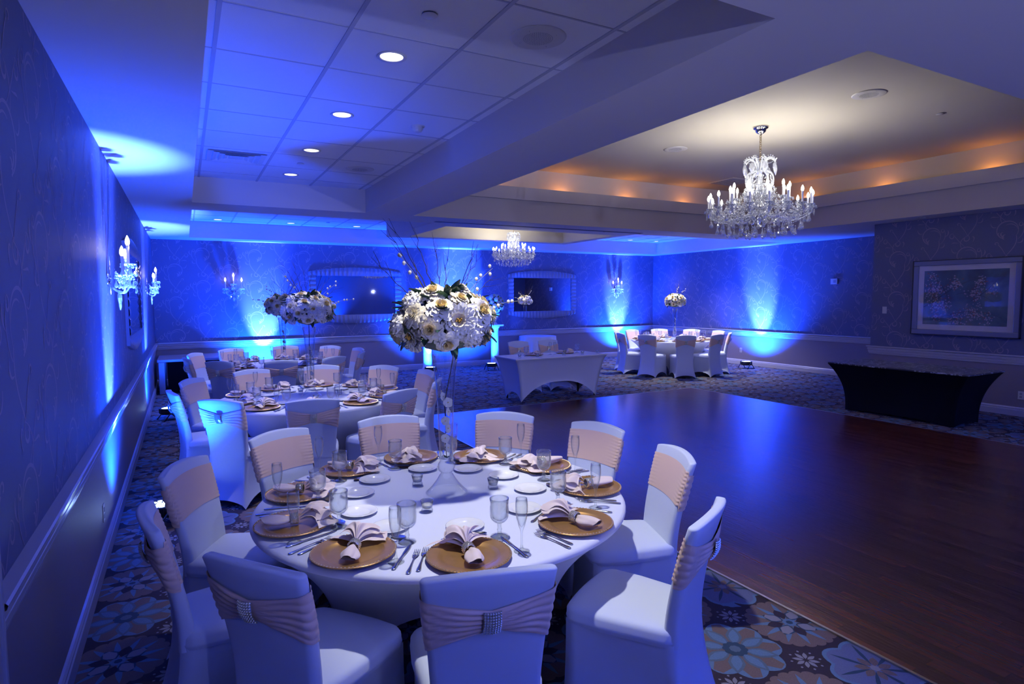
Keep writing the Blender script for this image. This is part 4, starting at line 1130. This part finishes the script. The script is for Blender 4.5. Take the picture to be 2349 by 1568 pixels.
def arm_mesh(r0, z0, r1, z1, dip, name='arm'):
    b = MB(); pts = bez((r0, 0, z0), (r0 + .25 * (r1 - r0), 0, z0 - dip), (r1 + .02, 0, z0 - dip * .9), (r1, 0, z1), 18)
    b.tube(pts, [.0065] * 19, 7); return b.mesh(name, ['crystal'])
def chandelier(label, loc):
    """local origin at the ceiling; hangs down"""
    t = thing('chandelier', label, 'chandelier', loc, 0, 'crystal chandeliers')
    b = MB(); b.lathe([(.001, 0), (.088, 0), (.092, -.010), (.084, -.024), (.070, -.030), (.064, -.036), (.060, -.062), (.036, -.080), (.014, -.092), (.001, -.094)], 32); link('ceiling_rose', b.mesh('ceiling_rose', ['chrome']), t)
    b = MB()
    for i in range(12):
        z = -.09 - .0285 * i; mt = Matrix.Translation((0, 0, z)) @ Matrix.Rotation(PI / 2 * (i % 2), 4, 'Z')
        b.tube([tuple(mt @ Vector((.013 * cos(a), 0, .021 * sin(a)))) for a in [2 * PI * j / 12 for j in range(13)]], .0038, 5)
    link('chain', b.mesh('chain', ['brass']), t)
    b = MB(); b.tube([(0, 0, -.40), (0, 0, -.50)], .006, 7); b.lathe([(.006, -.50), (.028, -.53), (.03, -.56), (.018, -.60), (.030, -.70), (.040, -.80), (.022, -.86), (.045, -.93), (.09, -.96), (.10, -.99), (.05, -1.03), (.06, -1.08), (.085, -1.10), (.03, -1.15), (.02, -1.2), (.03, -1.23), (.001, -1.26)], 20, smooth=False); link('central_stem', b.mesh('central_stem', ['crystal']), t)
    # crown of drooping glass arms
    b = MB(); b.tube(bez((.02, 0, -.56), (.05, 0, -.40), (.12, 0, -.34), (.185, 0, -.43), 14), [.009] * 15, 7)
    for j in range(7):
        a = PI * (.15 + .8 * j / 6); b.octa((.115 + .075 * cos(a) * 1.0, 0, -.43 + .065 * sin(a)), .010)
    ca = b.mesh('crown_arm', ['bead'])
    for i in range(8):
        a = 2 * PI * i / 8 + .2; link('crown_arm', ca, t, (0, 0, 0), a); link('pendeloque', KITE, t, (.19 * cos(a), .19 * sin(a), -.455), a + PI / 2, None, 1.55)
    b = MB(); b.tube(bez((.03, 0, -.535), (.23, 0, -.54), (.17, 0, -.74), (.11, 0, -.80), 14), .009, 7); ra = b.mesh('body_arm', ['crystal'])
    b = MB(); b.tube(bez((.06, 0, -.70), (.23, 0, -.72), (.17, 0, -.86), (.12, 0, -.92), 14), .009, 7); rb_ = b.mesh('body_arm_lower', ['crystal'])
    for i in range(10):
        a = 2 * PI * i / 10; link('body_arm', ra, t, (0, 0, 0), a); link('body_arm', rb_, t, (0, 0, 0), a + PI / 10)
    tiers = ((18, .605, -1.015, .10, -1.03, .17), (10, .345, -.90, .08, -.90, .10))
    k = 0
    for n, r, z, r0, z0, dip in tiers:
        am = arm_mesh(r0, z0, r, z - .012, dip)
        for i in range(n):
            a = 2 * PI * (i + .5) / n; p = (r * cos(a), r * sin(a), z)
            link('arm', am, t, (0, 0, 0), a); link('drip_pan', PAN, t, p, a)
            c = link('candle', CAN, t, p, a); link('bulb', BUL, c)
    for i in range(18):
        a = 2 * PI * (i + .5) / 18; link('pendeloque', KITE, t, (.625 * cos(a), .625 * sin(a), -1.04), a + PI / 2, None, .9)
    nd = 0
    for n, r, z, s in ((18, .575, -1.115, 1.15), (18, .50, -1.20, 1.15), (16, .42, -1.235, 1.2), (12, .30, -1.25, 1.2), (8, .16, -1.26, 1.2), (3, .05, -1.27, 1.2), (10, .35, -.935, 1.1)):
        for i in range(n):
            a = 2 * PI * (i + .25 * (nd % 3)) / n; link('crystal_drop', PEAR, t, (r * cos(a), r * sin(a), z + .02 * sin(5 * a + n)), a, None, s * 1.25)
        nd += 1
    b = MB(); r_ = np.random.default_rng(9)
    def strand(p, q, sag, n, s):
        for j in range(n):
            u = j / (n - 1); b.octa(tuple(p[c] + (q[c] - p[c]) * u - (sag * 4 * u * (1 - u) if c == 2 else 0) for c in range(3)), s)
    for i in range(420):
        a = r_.uniform(0, 2 * PI); q = r_.uniform(); r1 = .10 + .47 * math.sqrt(q); z = -1.20 + .16 * r_.uniform() + .12 * (r1 / .57) ** 2
        b.octa((r1 * cos(a), r1 * sin(a), z), r_.uniform(.008, .014), 0, 1.3)
    for i in range(240):
        a = r_.uniform(0, 2 * PI); h = r_.uniform(); r1 = .10 + .22 * (1 - h) ** 1.5 * r_.uniform(.5, 1) + .03; b.octa((r1 * cos(a), r1 * sin(a), -1.0 + .40 * h), r_.uniform(.007, .013), 0, 1.4)
    for i in range(18):
        a0, a1 = 2 * PI * (i + .5) / 18, 2 * PI * (i + 1.5) / 18
        P0 = lambda a, r, z: (r * cos(a), r * sin(a), z)
        strand(P0(a0, .605, -1.035), P0(a1, .605, -1.035), .045, 11, .0085); strand(P0(a0, .60, -1.03), P0(a0 + .1, .34, -.96), .06, 13, .008)
        strand(P0(a0, .56, -1.10), P0(a0, .30, -1.20), .03, 11, .0085); strand(P0(a0, .50, -1.07), P0(a1, .45, -1.13), .03, 8, .009)
        strand(P0(a0, .58, -1.05), P0(a0, .58, -1.12), 0, 5, .008); strand(P0(a0, .42, -1.10), P0(a1, .42, -1.10), .03, 7, .010)
    for i in range(10):
        a0, a1 = 2 * PI * (i + .5) / 10, 2 * PI * (i + 1.5) / 10
        strand(P0(a0, .345, -.915), P0(a1, .345, -.915), .05, 13, .0085); strand(P0(a0, .34, -.91), P0(a0 + .2, .13, -.72), .05, 14, .008)
        strand(P0(a0, .19, -.40), P0(a1, .19, -.40), .02, 7, .008); strand(P0(a0, .10, -.60), P0(a0, .12, -.92), -.02, 16, .009); strand(P0(a0, .28, -.95), P0(a0, .28, -1.08), 0, 8, .010)
        strand(P0(a0, .2, -.95), P0(a1, .22, -1.15), 0, 9, .011); strand(P0(a0, .15, -.80), P0(a1, .2, -.95), 0, 9, .010)
    g = link('bead_garland', b.mesh('bead_garland', ['bead']), t); g['kind'] = 'stuff'
    return t
CH1 = (6.40, 5.28, ZC)
CH0 = chandelier('large crystal chandelier with two tiers of candle bulbs above the dance floor', CH1)
CH2 = (5.80, 10.62, 3.27)
dup(CH0, CH2, .3, 'smaller crystal chandelier hanging far back beyond the tray beam', None, .68)

def sconce_parts():
    """local: wall plane at y=0, +Y out of the wall, origin at the plate centre"""
    t = thing('wall_sconce', 'x', 'sconce', (0, 0, 0), 0, 'crystal wall sconces')
    b = MB(); b.lathe([(.001, .0), (.055, .0), (.058, .008), (.045, .016), (.02, .03), (.001, .034)], 20, mat=Matrix.Rotation(-PI / 2, 4, 'X')); b.tube([(0, .02, .18), (0, .02, -.12)], .007, 7); link('backplate', b.mesh('backplate', ['chrome']), t)
    for dx, dy, z in ((-.155, .12, .02), (0, .15, .115), (.155, .12, .02)):
        b = MB(); b.tube(bez((0, .03, -.06), (dx * .4, .1, -.14), (dx * 1.05, dy + .03, -.12), (dx, dy, z - .01), 14), .007, 7); link('arm', b.mesh('arm', ['crystal']), t)
        link('drip_pan', PAN2, t, (dx, dy, z)); c = link('candle', CAN, t, (dx, dy, z), 0, None, (1., 1., 1.15)); link('bulb', BUL2, c)
        for i in range(4):
            a = 2 * PI * i / 4 + .4; link('crystal_drop', PEAR, t, (dx + .05 * cos(a), dy + .05 * sin(a), z - .025), a, None, 1.)
    for x, y, z in ((0, .08, -.15), (-.07, .08, -.10), (.07, .08, -.10)): link('pendeloque', KITE, t, (x, y, z), 0, None, 1.05)
    b = MB()
    for dx, dy, z in ((-.155, .12, .02), (0, .15, .115), (.155, .12, .02)):
        for j in range(11):
            u = j / 10; b.octa((dx * (1 - u), dy + (.05 - dy) * u, z - .02 + (.10 - z) * u - .22 * u * (1 - u)), .008)
            b.octa((dx + .03 * sin(9 * u), dy + .03 * cos(9 * u), z - .02 - .07 * u), .008)
    g = link('bead_garland', b.mesh('bead_garland', ['bead']), t); g['kind'] = 'stuff'
    return t
SC0 = sconce_parts()
SC0.location = (XL, 5.80, 1.90); SC0.rotation_euler = (0, 0, -PI / 2); SC0['label'] = 'crystal three-candle wall sconce on the near side wall, closest to the camera'
dup(SC0, (XL, 11.3, 1.90), -PI / 2, 'crystal three-candle wall sconce on the near side wall, beyond the mirror')
dup(SC0, (.92, YB, 1.92), PI, 'crystal three-candle wall sconce on the back wall above the console')
dup(SC0, (10.95, YB, 1.92), PI, 'crystal three-candle wall sconce on the back wall near the corner table')

# ------------------------------------------------------------------ LED uplights
def uplight():
    t = thing('led_uplight', 'x', 'uplight', (0, 0, 0), 0, 'LED uplights on the floor')
    b = MB(); b.lathe([(.001, .085), (.115, .085), (.128, .095), (.13, .11), (.13, .165), (.125, .172), (.112, .172), (.108, .163), (.001, .163)], 32)
    for i in range(16): a = 2 * PI * i / 16; b.box(.126, -.006, .10, .135, .006, .165, 0, mat=Matrix.Rotation(a, 4, 'Z'))
    link('housing', b.mesh('housing', ['black']), t)
    b = MB()
    for n, r in ((1, 0), (6, .042), (12, .084)):
        for i in range(n): a = 2 * PI * i / n; b.lathe([(.001, .1665), (.016, .1665), (.0165, .164)], 10, mat=Matrix.Translation((r * cos(a), r * sin(a), 0)), smooth=False)
    link('led_array', b.mesh('led_array', ['led']), t)
    for sg in (-1, 1):
        b = MB(); y = sg * .138
        b.tube([(-.125, y, .008), (-.115, y, .008), (-.012, y, .135), (.012, y, .135), (.115, y, .008), (.125, y, .008)], .009, 6); b.tube([(0, y, .135), (0, sg * .122, .135)], .012, 8)
        link('bracket_leg', b.mesh('bracket_leg', ['black']), t)
    return t
UP0 = uplight()
BLUE = (.003, .060, 1.); CORE = (.040, .105, 1.)
def spot(loc, aim, w, ang, blend, col=BLUE, rad=.04):
    l = bpy.data.lights.new('spot', 'SPOT'); l.energy = w; l.color = col; l.spot_size = R(ang); l.spot_blend = blend; l.shadow_soft_size = rad
    o = bpy.data.objects.new('spot_lamp', l); COL.objects.link(o); o.location = loc
    o.rotation_euler = (Vector(aim) - Vector(loc)).to_track_quat('-Z', 'Y').to_euler(); return o
UPS = [  # x, y, wall-lit point, label
    ((-.20, 5.30), (XL, 5.72, 1.7), 'LED uplight glowing beside the front table chairs at the near side wall', 20, 1.),
    ((-.25, 10.0), (XL, 11.2, 2.0), 'LED uplight at the near side wall beside the middle table', 20, 1.),
    ((1.47, 13.50), (1.47, YB, 1.35), 'LED uplight hidden behind the back table at the back wall', 90, 1.25),
    ((4.86, 12.86), (5.45, YB, 1.9), 'LED uplight before the pedestal column behind the front vase', 90, .9),
    ((6.40, 12.86), (6.10, YB, 1.9), 'LED uplight before the pedestal column beyond the sweetheart table', 90, .9),
    ((11.02, 13.46), (11.04, YB, 1.35), 'LED uplight half hidden behind the corner table at the back wall', 90, 1.25),
    ((11.78, 9.98), (XR, 10.08, 1.45), 'LED uplight standing clear at the far side wall past the corner table', 0, 1.25),
]
for i, ((x, y), aim, lab, rz, k) in enumerate(UPS):
    if i == 0: UP0.location = (x, y, 0); UP0.rotation_euler = (0, 0, R(rz)); UP0['label'] = lab
    else: dup(UP0, (x, y, 0), R(rz), lab)
    spot((x, y, .20), aim, (8000 if k == 1. else 6600) * k, 40, .85, CORE); spot((x, y, .20), aim, (1000 if k == 1. else 2300) * k, 125, 1.)

# ------------------------------------------------------------------ ceiling fittings
def downlight():
    t = thing('downlight', 'x', 'downlight', (0, 0, 0), 0, 'recessed downlights')
    b = MB(); b.lathe([(.072, .0), (.090, -.001), (.094, -.004), (.078, -.006), (.072, -.002)], 36); link('trim_ring', b.mesh('trim_ring', ['white']), t)
    b = MB(); b.lathe([(.073, -.003), (.066, .03), (.058, .06)], 36); link('reflector', b.mesh('reflector', [M['dref']]), t)
    b = MB(); b.lathe([(.001, .058), (.059, .058)], 28, smooth=False); link('lamp', b.mesh('lamp', ['dlamp']), t)
    return t
M['dref'] = principled('downlight_reflector', (.85, .84, .8), .4, emit=(1, .97, .92), estr=.5)  # faint glow put into the material, for lamp light on the cone
DL0 = downlight(); first = True
DLW = ['above the front table', 'between the front and middle tables', 'second row over the middle table', 'third along the front tray', 'farthest along the front tray']
DLP = [(1.21, 2.44, 'in the front tile tray, straight above the front table'), (1.21, 3.80, 'in the front tile tray, nearest fully seen'), (1.21, 5.16, 'in the front tile tray, second from nearest seen'), (1.21, 6.52, 'in the front tile tray, third from nearest seen'), (1.21, 7.89, 'in the front tile tray, farthest'),
       (.63, 12.93, 'in the back tile tray, nearest the near side wall'), (1.955, 12.93, 'in the back tile tray, second from the near side wall'), (3.28, 12.93, 'in the back tile tray, third from the near side wall'),
       (10.65, 12.93, 'in the back tile tray, fourth, beyond the small chandelier'), (11.55, 12.93, 'in the back tile tray, closest to the far corner'),
       (1.2, 10.6, 'above the back table'), (9.6, 10.3, 'above the camera side of the corner table'), (10.9, 11.0, 'above the wall side of the corner table')]
for x, y, w in DLP:
    lab = 'round lit recessed downlight ' + w
    if first: DL0.location = (x, y, ZT); DL0['label'] = lab; first = False
    else: dup(DL0, (x, y, ZT), 0, lab)
def speaker_parts(rf=.165):
    t = thing('ceiling_speaker', 'x', 'speaker', (0, 0, 0), 0, 'round ceiling speakers')
    b = MB(); b.lathe([(.095, -.009), (.150, -.008), (.163, -.004), (.165, .0)], 44)
    for i in range(4): a = 2 * PI * i / 4 + .6; b.octa((.118 * cos(a), .118 * sin(a), -.010), .004)
    link('rim', b.mesh('rim', ['white']), t)
    b = MB(); b.lathe([(.001, -.008), (.09, -.008), (.095, -.009)], 36)
    for k in range(1, 9):
        n = 6 * k
        for i in range(n): a = 2 * PI * i / n; b.octa((.0105 * k * cos(a), .0105 * k * sin(a), -.0085), .0036, 1, .5)
    link('grille', b.mesh('grille', ['white', 'dgrille']), t); return t
SP0 = speaker_parts(); SP0.location = (1.88, 3.13, ZT - .001); SP0['label'] = 'round white ceiling speaker in the front tile tray, nearest the camera'
dup(SP0, (1.88, 7.20, ZT - .001), .3, 'round white ceiling speaker in the front tile tray, by its far end')
dup(SP0, (6.39, 3.92, ZC - .001), .5, 'round ceiling speaker in the chandelier tray on the camera side of the chandelier')
dup(SP0, (6.26, 6.62, ZC - .001), .8, 'round ceiling speaker in the chandelier tray behind the chandelier')
def sprinkler():
    t = thing('sprinkler_cap', 'x', 'sprinkler', (0, 0, 0), 0, 'concealed sprinkler caps')
    b = MB(); b.lathe([(.001, -.012), (.040, -.011), (.043, -.008)], 28); link('cover_disc', b.mesh('cover_disc', ['white']), t)
    b = MB(); b.lathe([(.036, -.009), (.034, .004)], 24); link('collar', b.mesh('collar', ['dgrille']), t); return t
SK0 = sprinkler(); SK0.location = (1.217, 3.15, ZT); SK0['label'] = 'small round sprinkler cap in the front tile tray near the camera'
for x, y, z, w in ((1.214, 7.2, ZT, 'in the front tile tray near its far end'), (7.80, 3.94, ZC, 'in the chandelier tray toward the painting'), (10.12, 5.29, ZS, 'in the soffit above the bar table'), (5.14, 5.40, ZC, 'at the tray edge beside the beam'), (2.6, 12.5, ZT, 'in the back tile tray'), (6.9, 9.1, ZS, 'in the beam before the small chandelier')):
    dup(SK0, (x, y, z), 0, 'small round sprinkler cap ' + w)
t = thing('smoke_detector', 'white domed smoke detector on the tiles over the middle table', 'smoke detector', (1.88, 5.20, ZT))
b = MB(); b.lathe([(.062, 0), (.062, -.006), (.050, -.010), (.001, -.010)], 30); link('base_plate', b.mesh('base_plate', ['white']), t)
b = MB(); b.lathe([(.046, -.010), (.045, -.030), (.032, -.048), (.022, -.052), (.001, -.053)], 30, mod=lambda a, k, z: 1 - (.10 if (k in (1, 2) and sin(8 * a) > .6) else 0)); link('sensor_head', b.mesh('sensor_head', ['white']), t)
t = thing('ceiling_vent', 'square louvred air vent set in the tiles near the far tray end', 'vent', (.553, 7.20, ZT))
b = MB()
for k in range(4):
    r0 = .28 - .055 * k; r1 = r0 - .045
    for a in range(4):
        mt = Matrix.Rotation(a * PI / 2, 4, 'Z'); b.add([tuple(mt @ Vector(p)) for p in ((-r0, r0, -.012), (r0, r0, -.012), (r1, r1, .004 if k else -.004), (-r1, r1, .004 if k else -.004))], [(0, 1, 2, 3)], 0, False)
link('louvre', b.mesh('louvre', ['white']), t)
b = MB(); b.box(-.07, -.07, -.008, .07, .07, -.002, 0, .002); link('centre_plate', b.mesh('centre_plate', ['white']), t)
t = thing('ceiling_vent', 'square air vent in the chandelier tray behind the chandelier', 'vent', (8.95, 8.0, ZC))
b = MB(); b.box(-.30, -.30, -.012, .30, .30, .0, 0, .004)
link('vent_frame', b.mesh('vent_frame', ['white']), t)
b = MB()
for k in range(9): b.box(-.26, -.25 + .06 * k, -.017, .26, -.225 + .06 * k, -.010)
link('louvre', b.mesh('louvre', ['dgrille']), t)
# wall plates
def plate(name, lab, cat, loc, rz, kind):
    t = thing(name, lab, cat, loc, rz); b = MB()
    w, h, d = {'outlet': (.036, .058, .006), 'switch': (.036, .058, .006), 'box': (.075, .06, .035)}[kind]
    b.box(-w, 0, -h, w, d, h, 0, .003); link('cover_plate', b.mesh('cover_plate', ['white']), t); b = MB()
    if kind == 'outlet':
        for z in (-.022, .022): b.box(-.015, d, z - .014, .015, d + .002, z + .014, 0, .002); 
        link('socket_face', b.mesh('socket_face', ['dgrille']), t)
    elif kind == 'switch': b.box(-.008, d, -.018, .008, d + .006, .018, 0, .002); link('rocker', b.mesh('rocker', ['white']), t)
    else: b.box(-.045, d, -.03, .01, d + .004, .03, 0, .002); link('display', b.mesh('display', ['dgrille']), t)
plate('wall_outlet', 'wall outlet below the rail on the near side wall by the front chairs', 'outlet', (XL, 4.77, .32), -PI / 2, 'outlet')
plate('wall_outlet', 'wall outlet below the rail left of the clear standing uplight', 'outlet', (XR, 10.66, .36), PI / 2, 'outlet')
plate('wall_outlet', 'wall outlet low on the wall under the framed painting', 'outlet', (XB, 4.03, .30), PI / 2, 'outlet')
plate('light_switch', 'small white switch on the wall beside the framed painting', 'switch', (XB, 5.98, 1.48), PI / 2, 'switch')
plate('thermostat', 'small square thermostat box on the far side wall', 'thermostat', (XR, 8.20, 2.03), PI / 2, 'box')

# ------------------------------------------------------------------ lights
def point(loc, w, col, rad=.05):
    l = bpy.data.lights.new('point', 'POINT'); l.energy = w; l.color = col; l.shadow_soft_size = rad
    o = bpy.data.objects.new('point_lamp', l); COL.objects.link(o); o.location = loc; return o
WARM = (1., .94, .84)
for x, y in DLX[:5]: spot((x, y, ZT + .03), (x + (.34 if y < 3 else 0), y, 0), 215 if y < 3 else 105, 58, .6, (.97, .96, 1.), .04)
for x, y in DLX[5:]: spot((x, y, ZT + .03), (x, y, 0), 34 if y > 12 else (110 if x < 2 else 330), 70 if x < 2 else 105, .8, (1., .97, .98), .05)
for k in range(6):
    a = 2 * PI * k / 6; p = (CH1[0] + .48 * cos(a), CH1[1] + .48 * sin(a), CH1[2] - .80); spot(p, (p[0], p[1], 5), 11, 176, .2, WARM, .05); point(p, 1.3, WARM, .05)
for k in range(3):
    a = 2 * PI * k / 3; p = (CH2[0] + .3 * cos(a), CH2[1] + .3 * sin(a), CH2[2] - .58); spot(p, (p[0], p[1], 5), 16, 168, .5, WARM, .05); point(p, .9, WARM, .05)
for x, y in ((XL + .16, 5.8), (XL + .16, 11.3), (.92, YB - .18), (10.95, YB - .18)): point((x, y, 2.16), .6, (1., .80, .6), .03)
ORANGE = (1., .36, .08)
for k, x in enumerate((4.3, 5.7, 7.1, 8.5)): point((x, TC[3] + .13, 3.415), 2.6, ORANGE, .04)
for k, y in enumerate((2.9, 4.4, 5.9, 7.3)): point((TC[2] + .13, y, 3.415), 2.2, ORANGE, .04)
# added blue fill spots, without fixtures, along the unseen near end of the room
for x, y, ax, ay in ((2.2, -2.3, 2.2, -2.55), (6.2, -2.3, 6.2, -2.55), (10.0, -1.2, 10.3, -1.2)): spot((x, y, .2), (ax, ay, 2.6), 3600, 110, 1.)
for x in (1.2, 4.6, 8.4): spot((x, YF + .3, 2.05), (x, YF + 2.2, 3.1), 430, 112, 1., (.38, .44, 1.), .03)  # added fill spots behind the camera that brighten the near ceiling

w = bpy.data.worlds.new('world'); scene.world = w; w.use_nodes = True
w.node_tree.nodes['Background'].inputs[0].default_value = (.02, .03, .12, 1); w.node_tree.nodes['Background'].inputs[1].default_value = .3

# ------------------------------------------------------------------ camera
FPX, YAW, PITCH, ROLL = 1385.05, .496201, .0743733, -.00632973
fw = Vector((sin(YAW), cos(YAW), 0)); rt = Vector((cos(YAW), -sin(YAW), 0)); up = Vector((0, 0, 1))
f2 = fw * cos(PITCH) - up * sin(PITCH); u2 = up * cos(PITCH) + fw * sin(PITCH)
r3 = rt * cos(ROLL) + u2 * sin(ROLL); u3 = u2 * cos(ROLL) - rt * sin(ROLL)
cd = bpy.data.cameras.new('camera'); cd.sensor_width = 36; cd.lens = FPX / 2349 * 36; cd.clip_start = .03; cd.clip_end = 100
cam = bpy.data.objects.new('camera', cd); COL.objects.link(cam)
cam.matrix_world = Matrix(((r3.x, u3.x, -f2.x, 0), (r3.y, u3.y, -f2.y, 0), (r3.z, u3.z, -f2.z, 1.74), (0, 0, 0, 1)))
scene.camera = cam
scene.view_settings.view_transform = 'Standard'
scene.view_settings.look = 'None'
scene.view_settings.exposure = 0.
c = scene.cycles
c.max_bounces = 8; c.diffuse_bounces = 3; c.glossy_bounces = 3; c.transmission_bounces = 7; c.transparent_max_bounces = 24
c.caustics_reflective = False; c.caustics_refractive = False; c.sample_clamp_indirect = 4.
c.use_adaptive_sampling = True; c.adaptive_threshold = .045
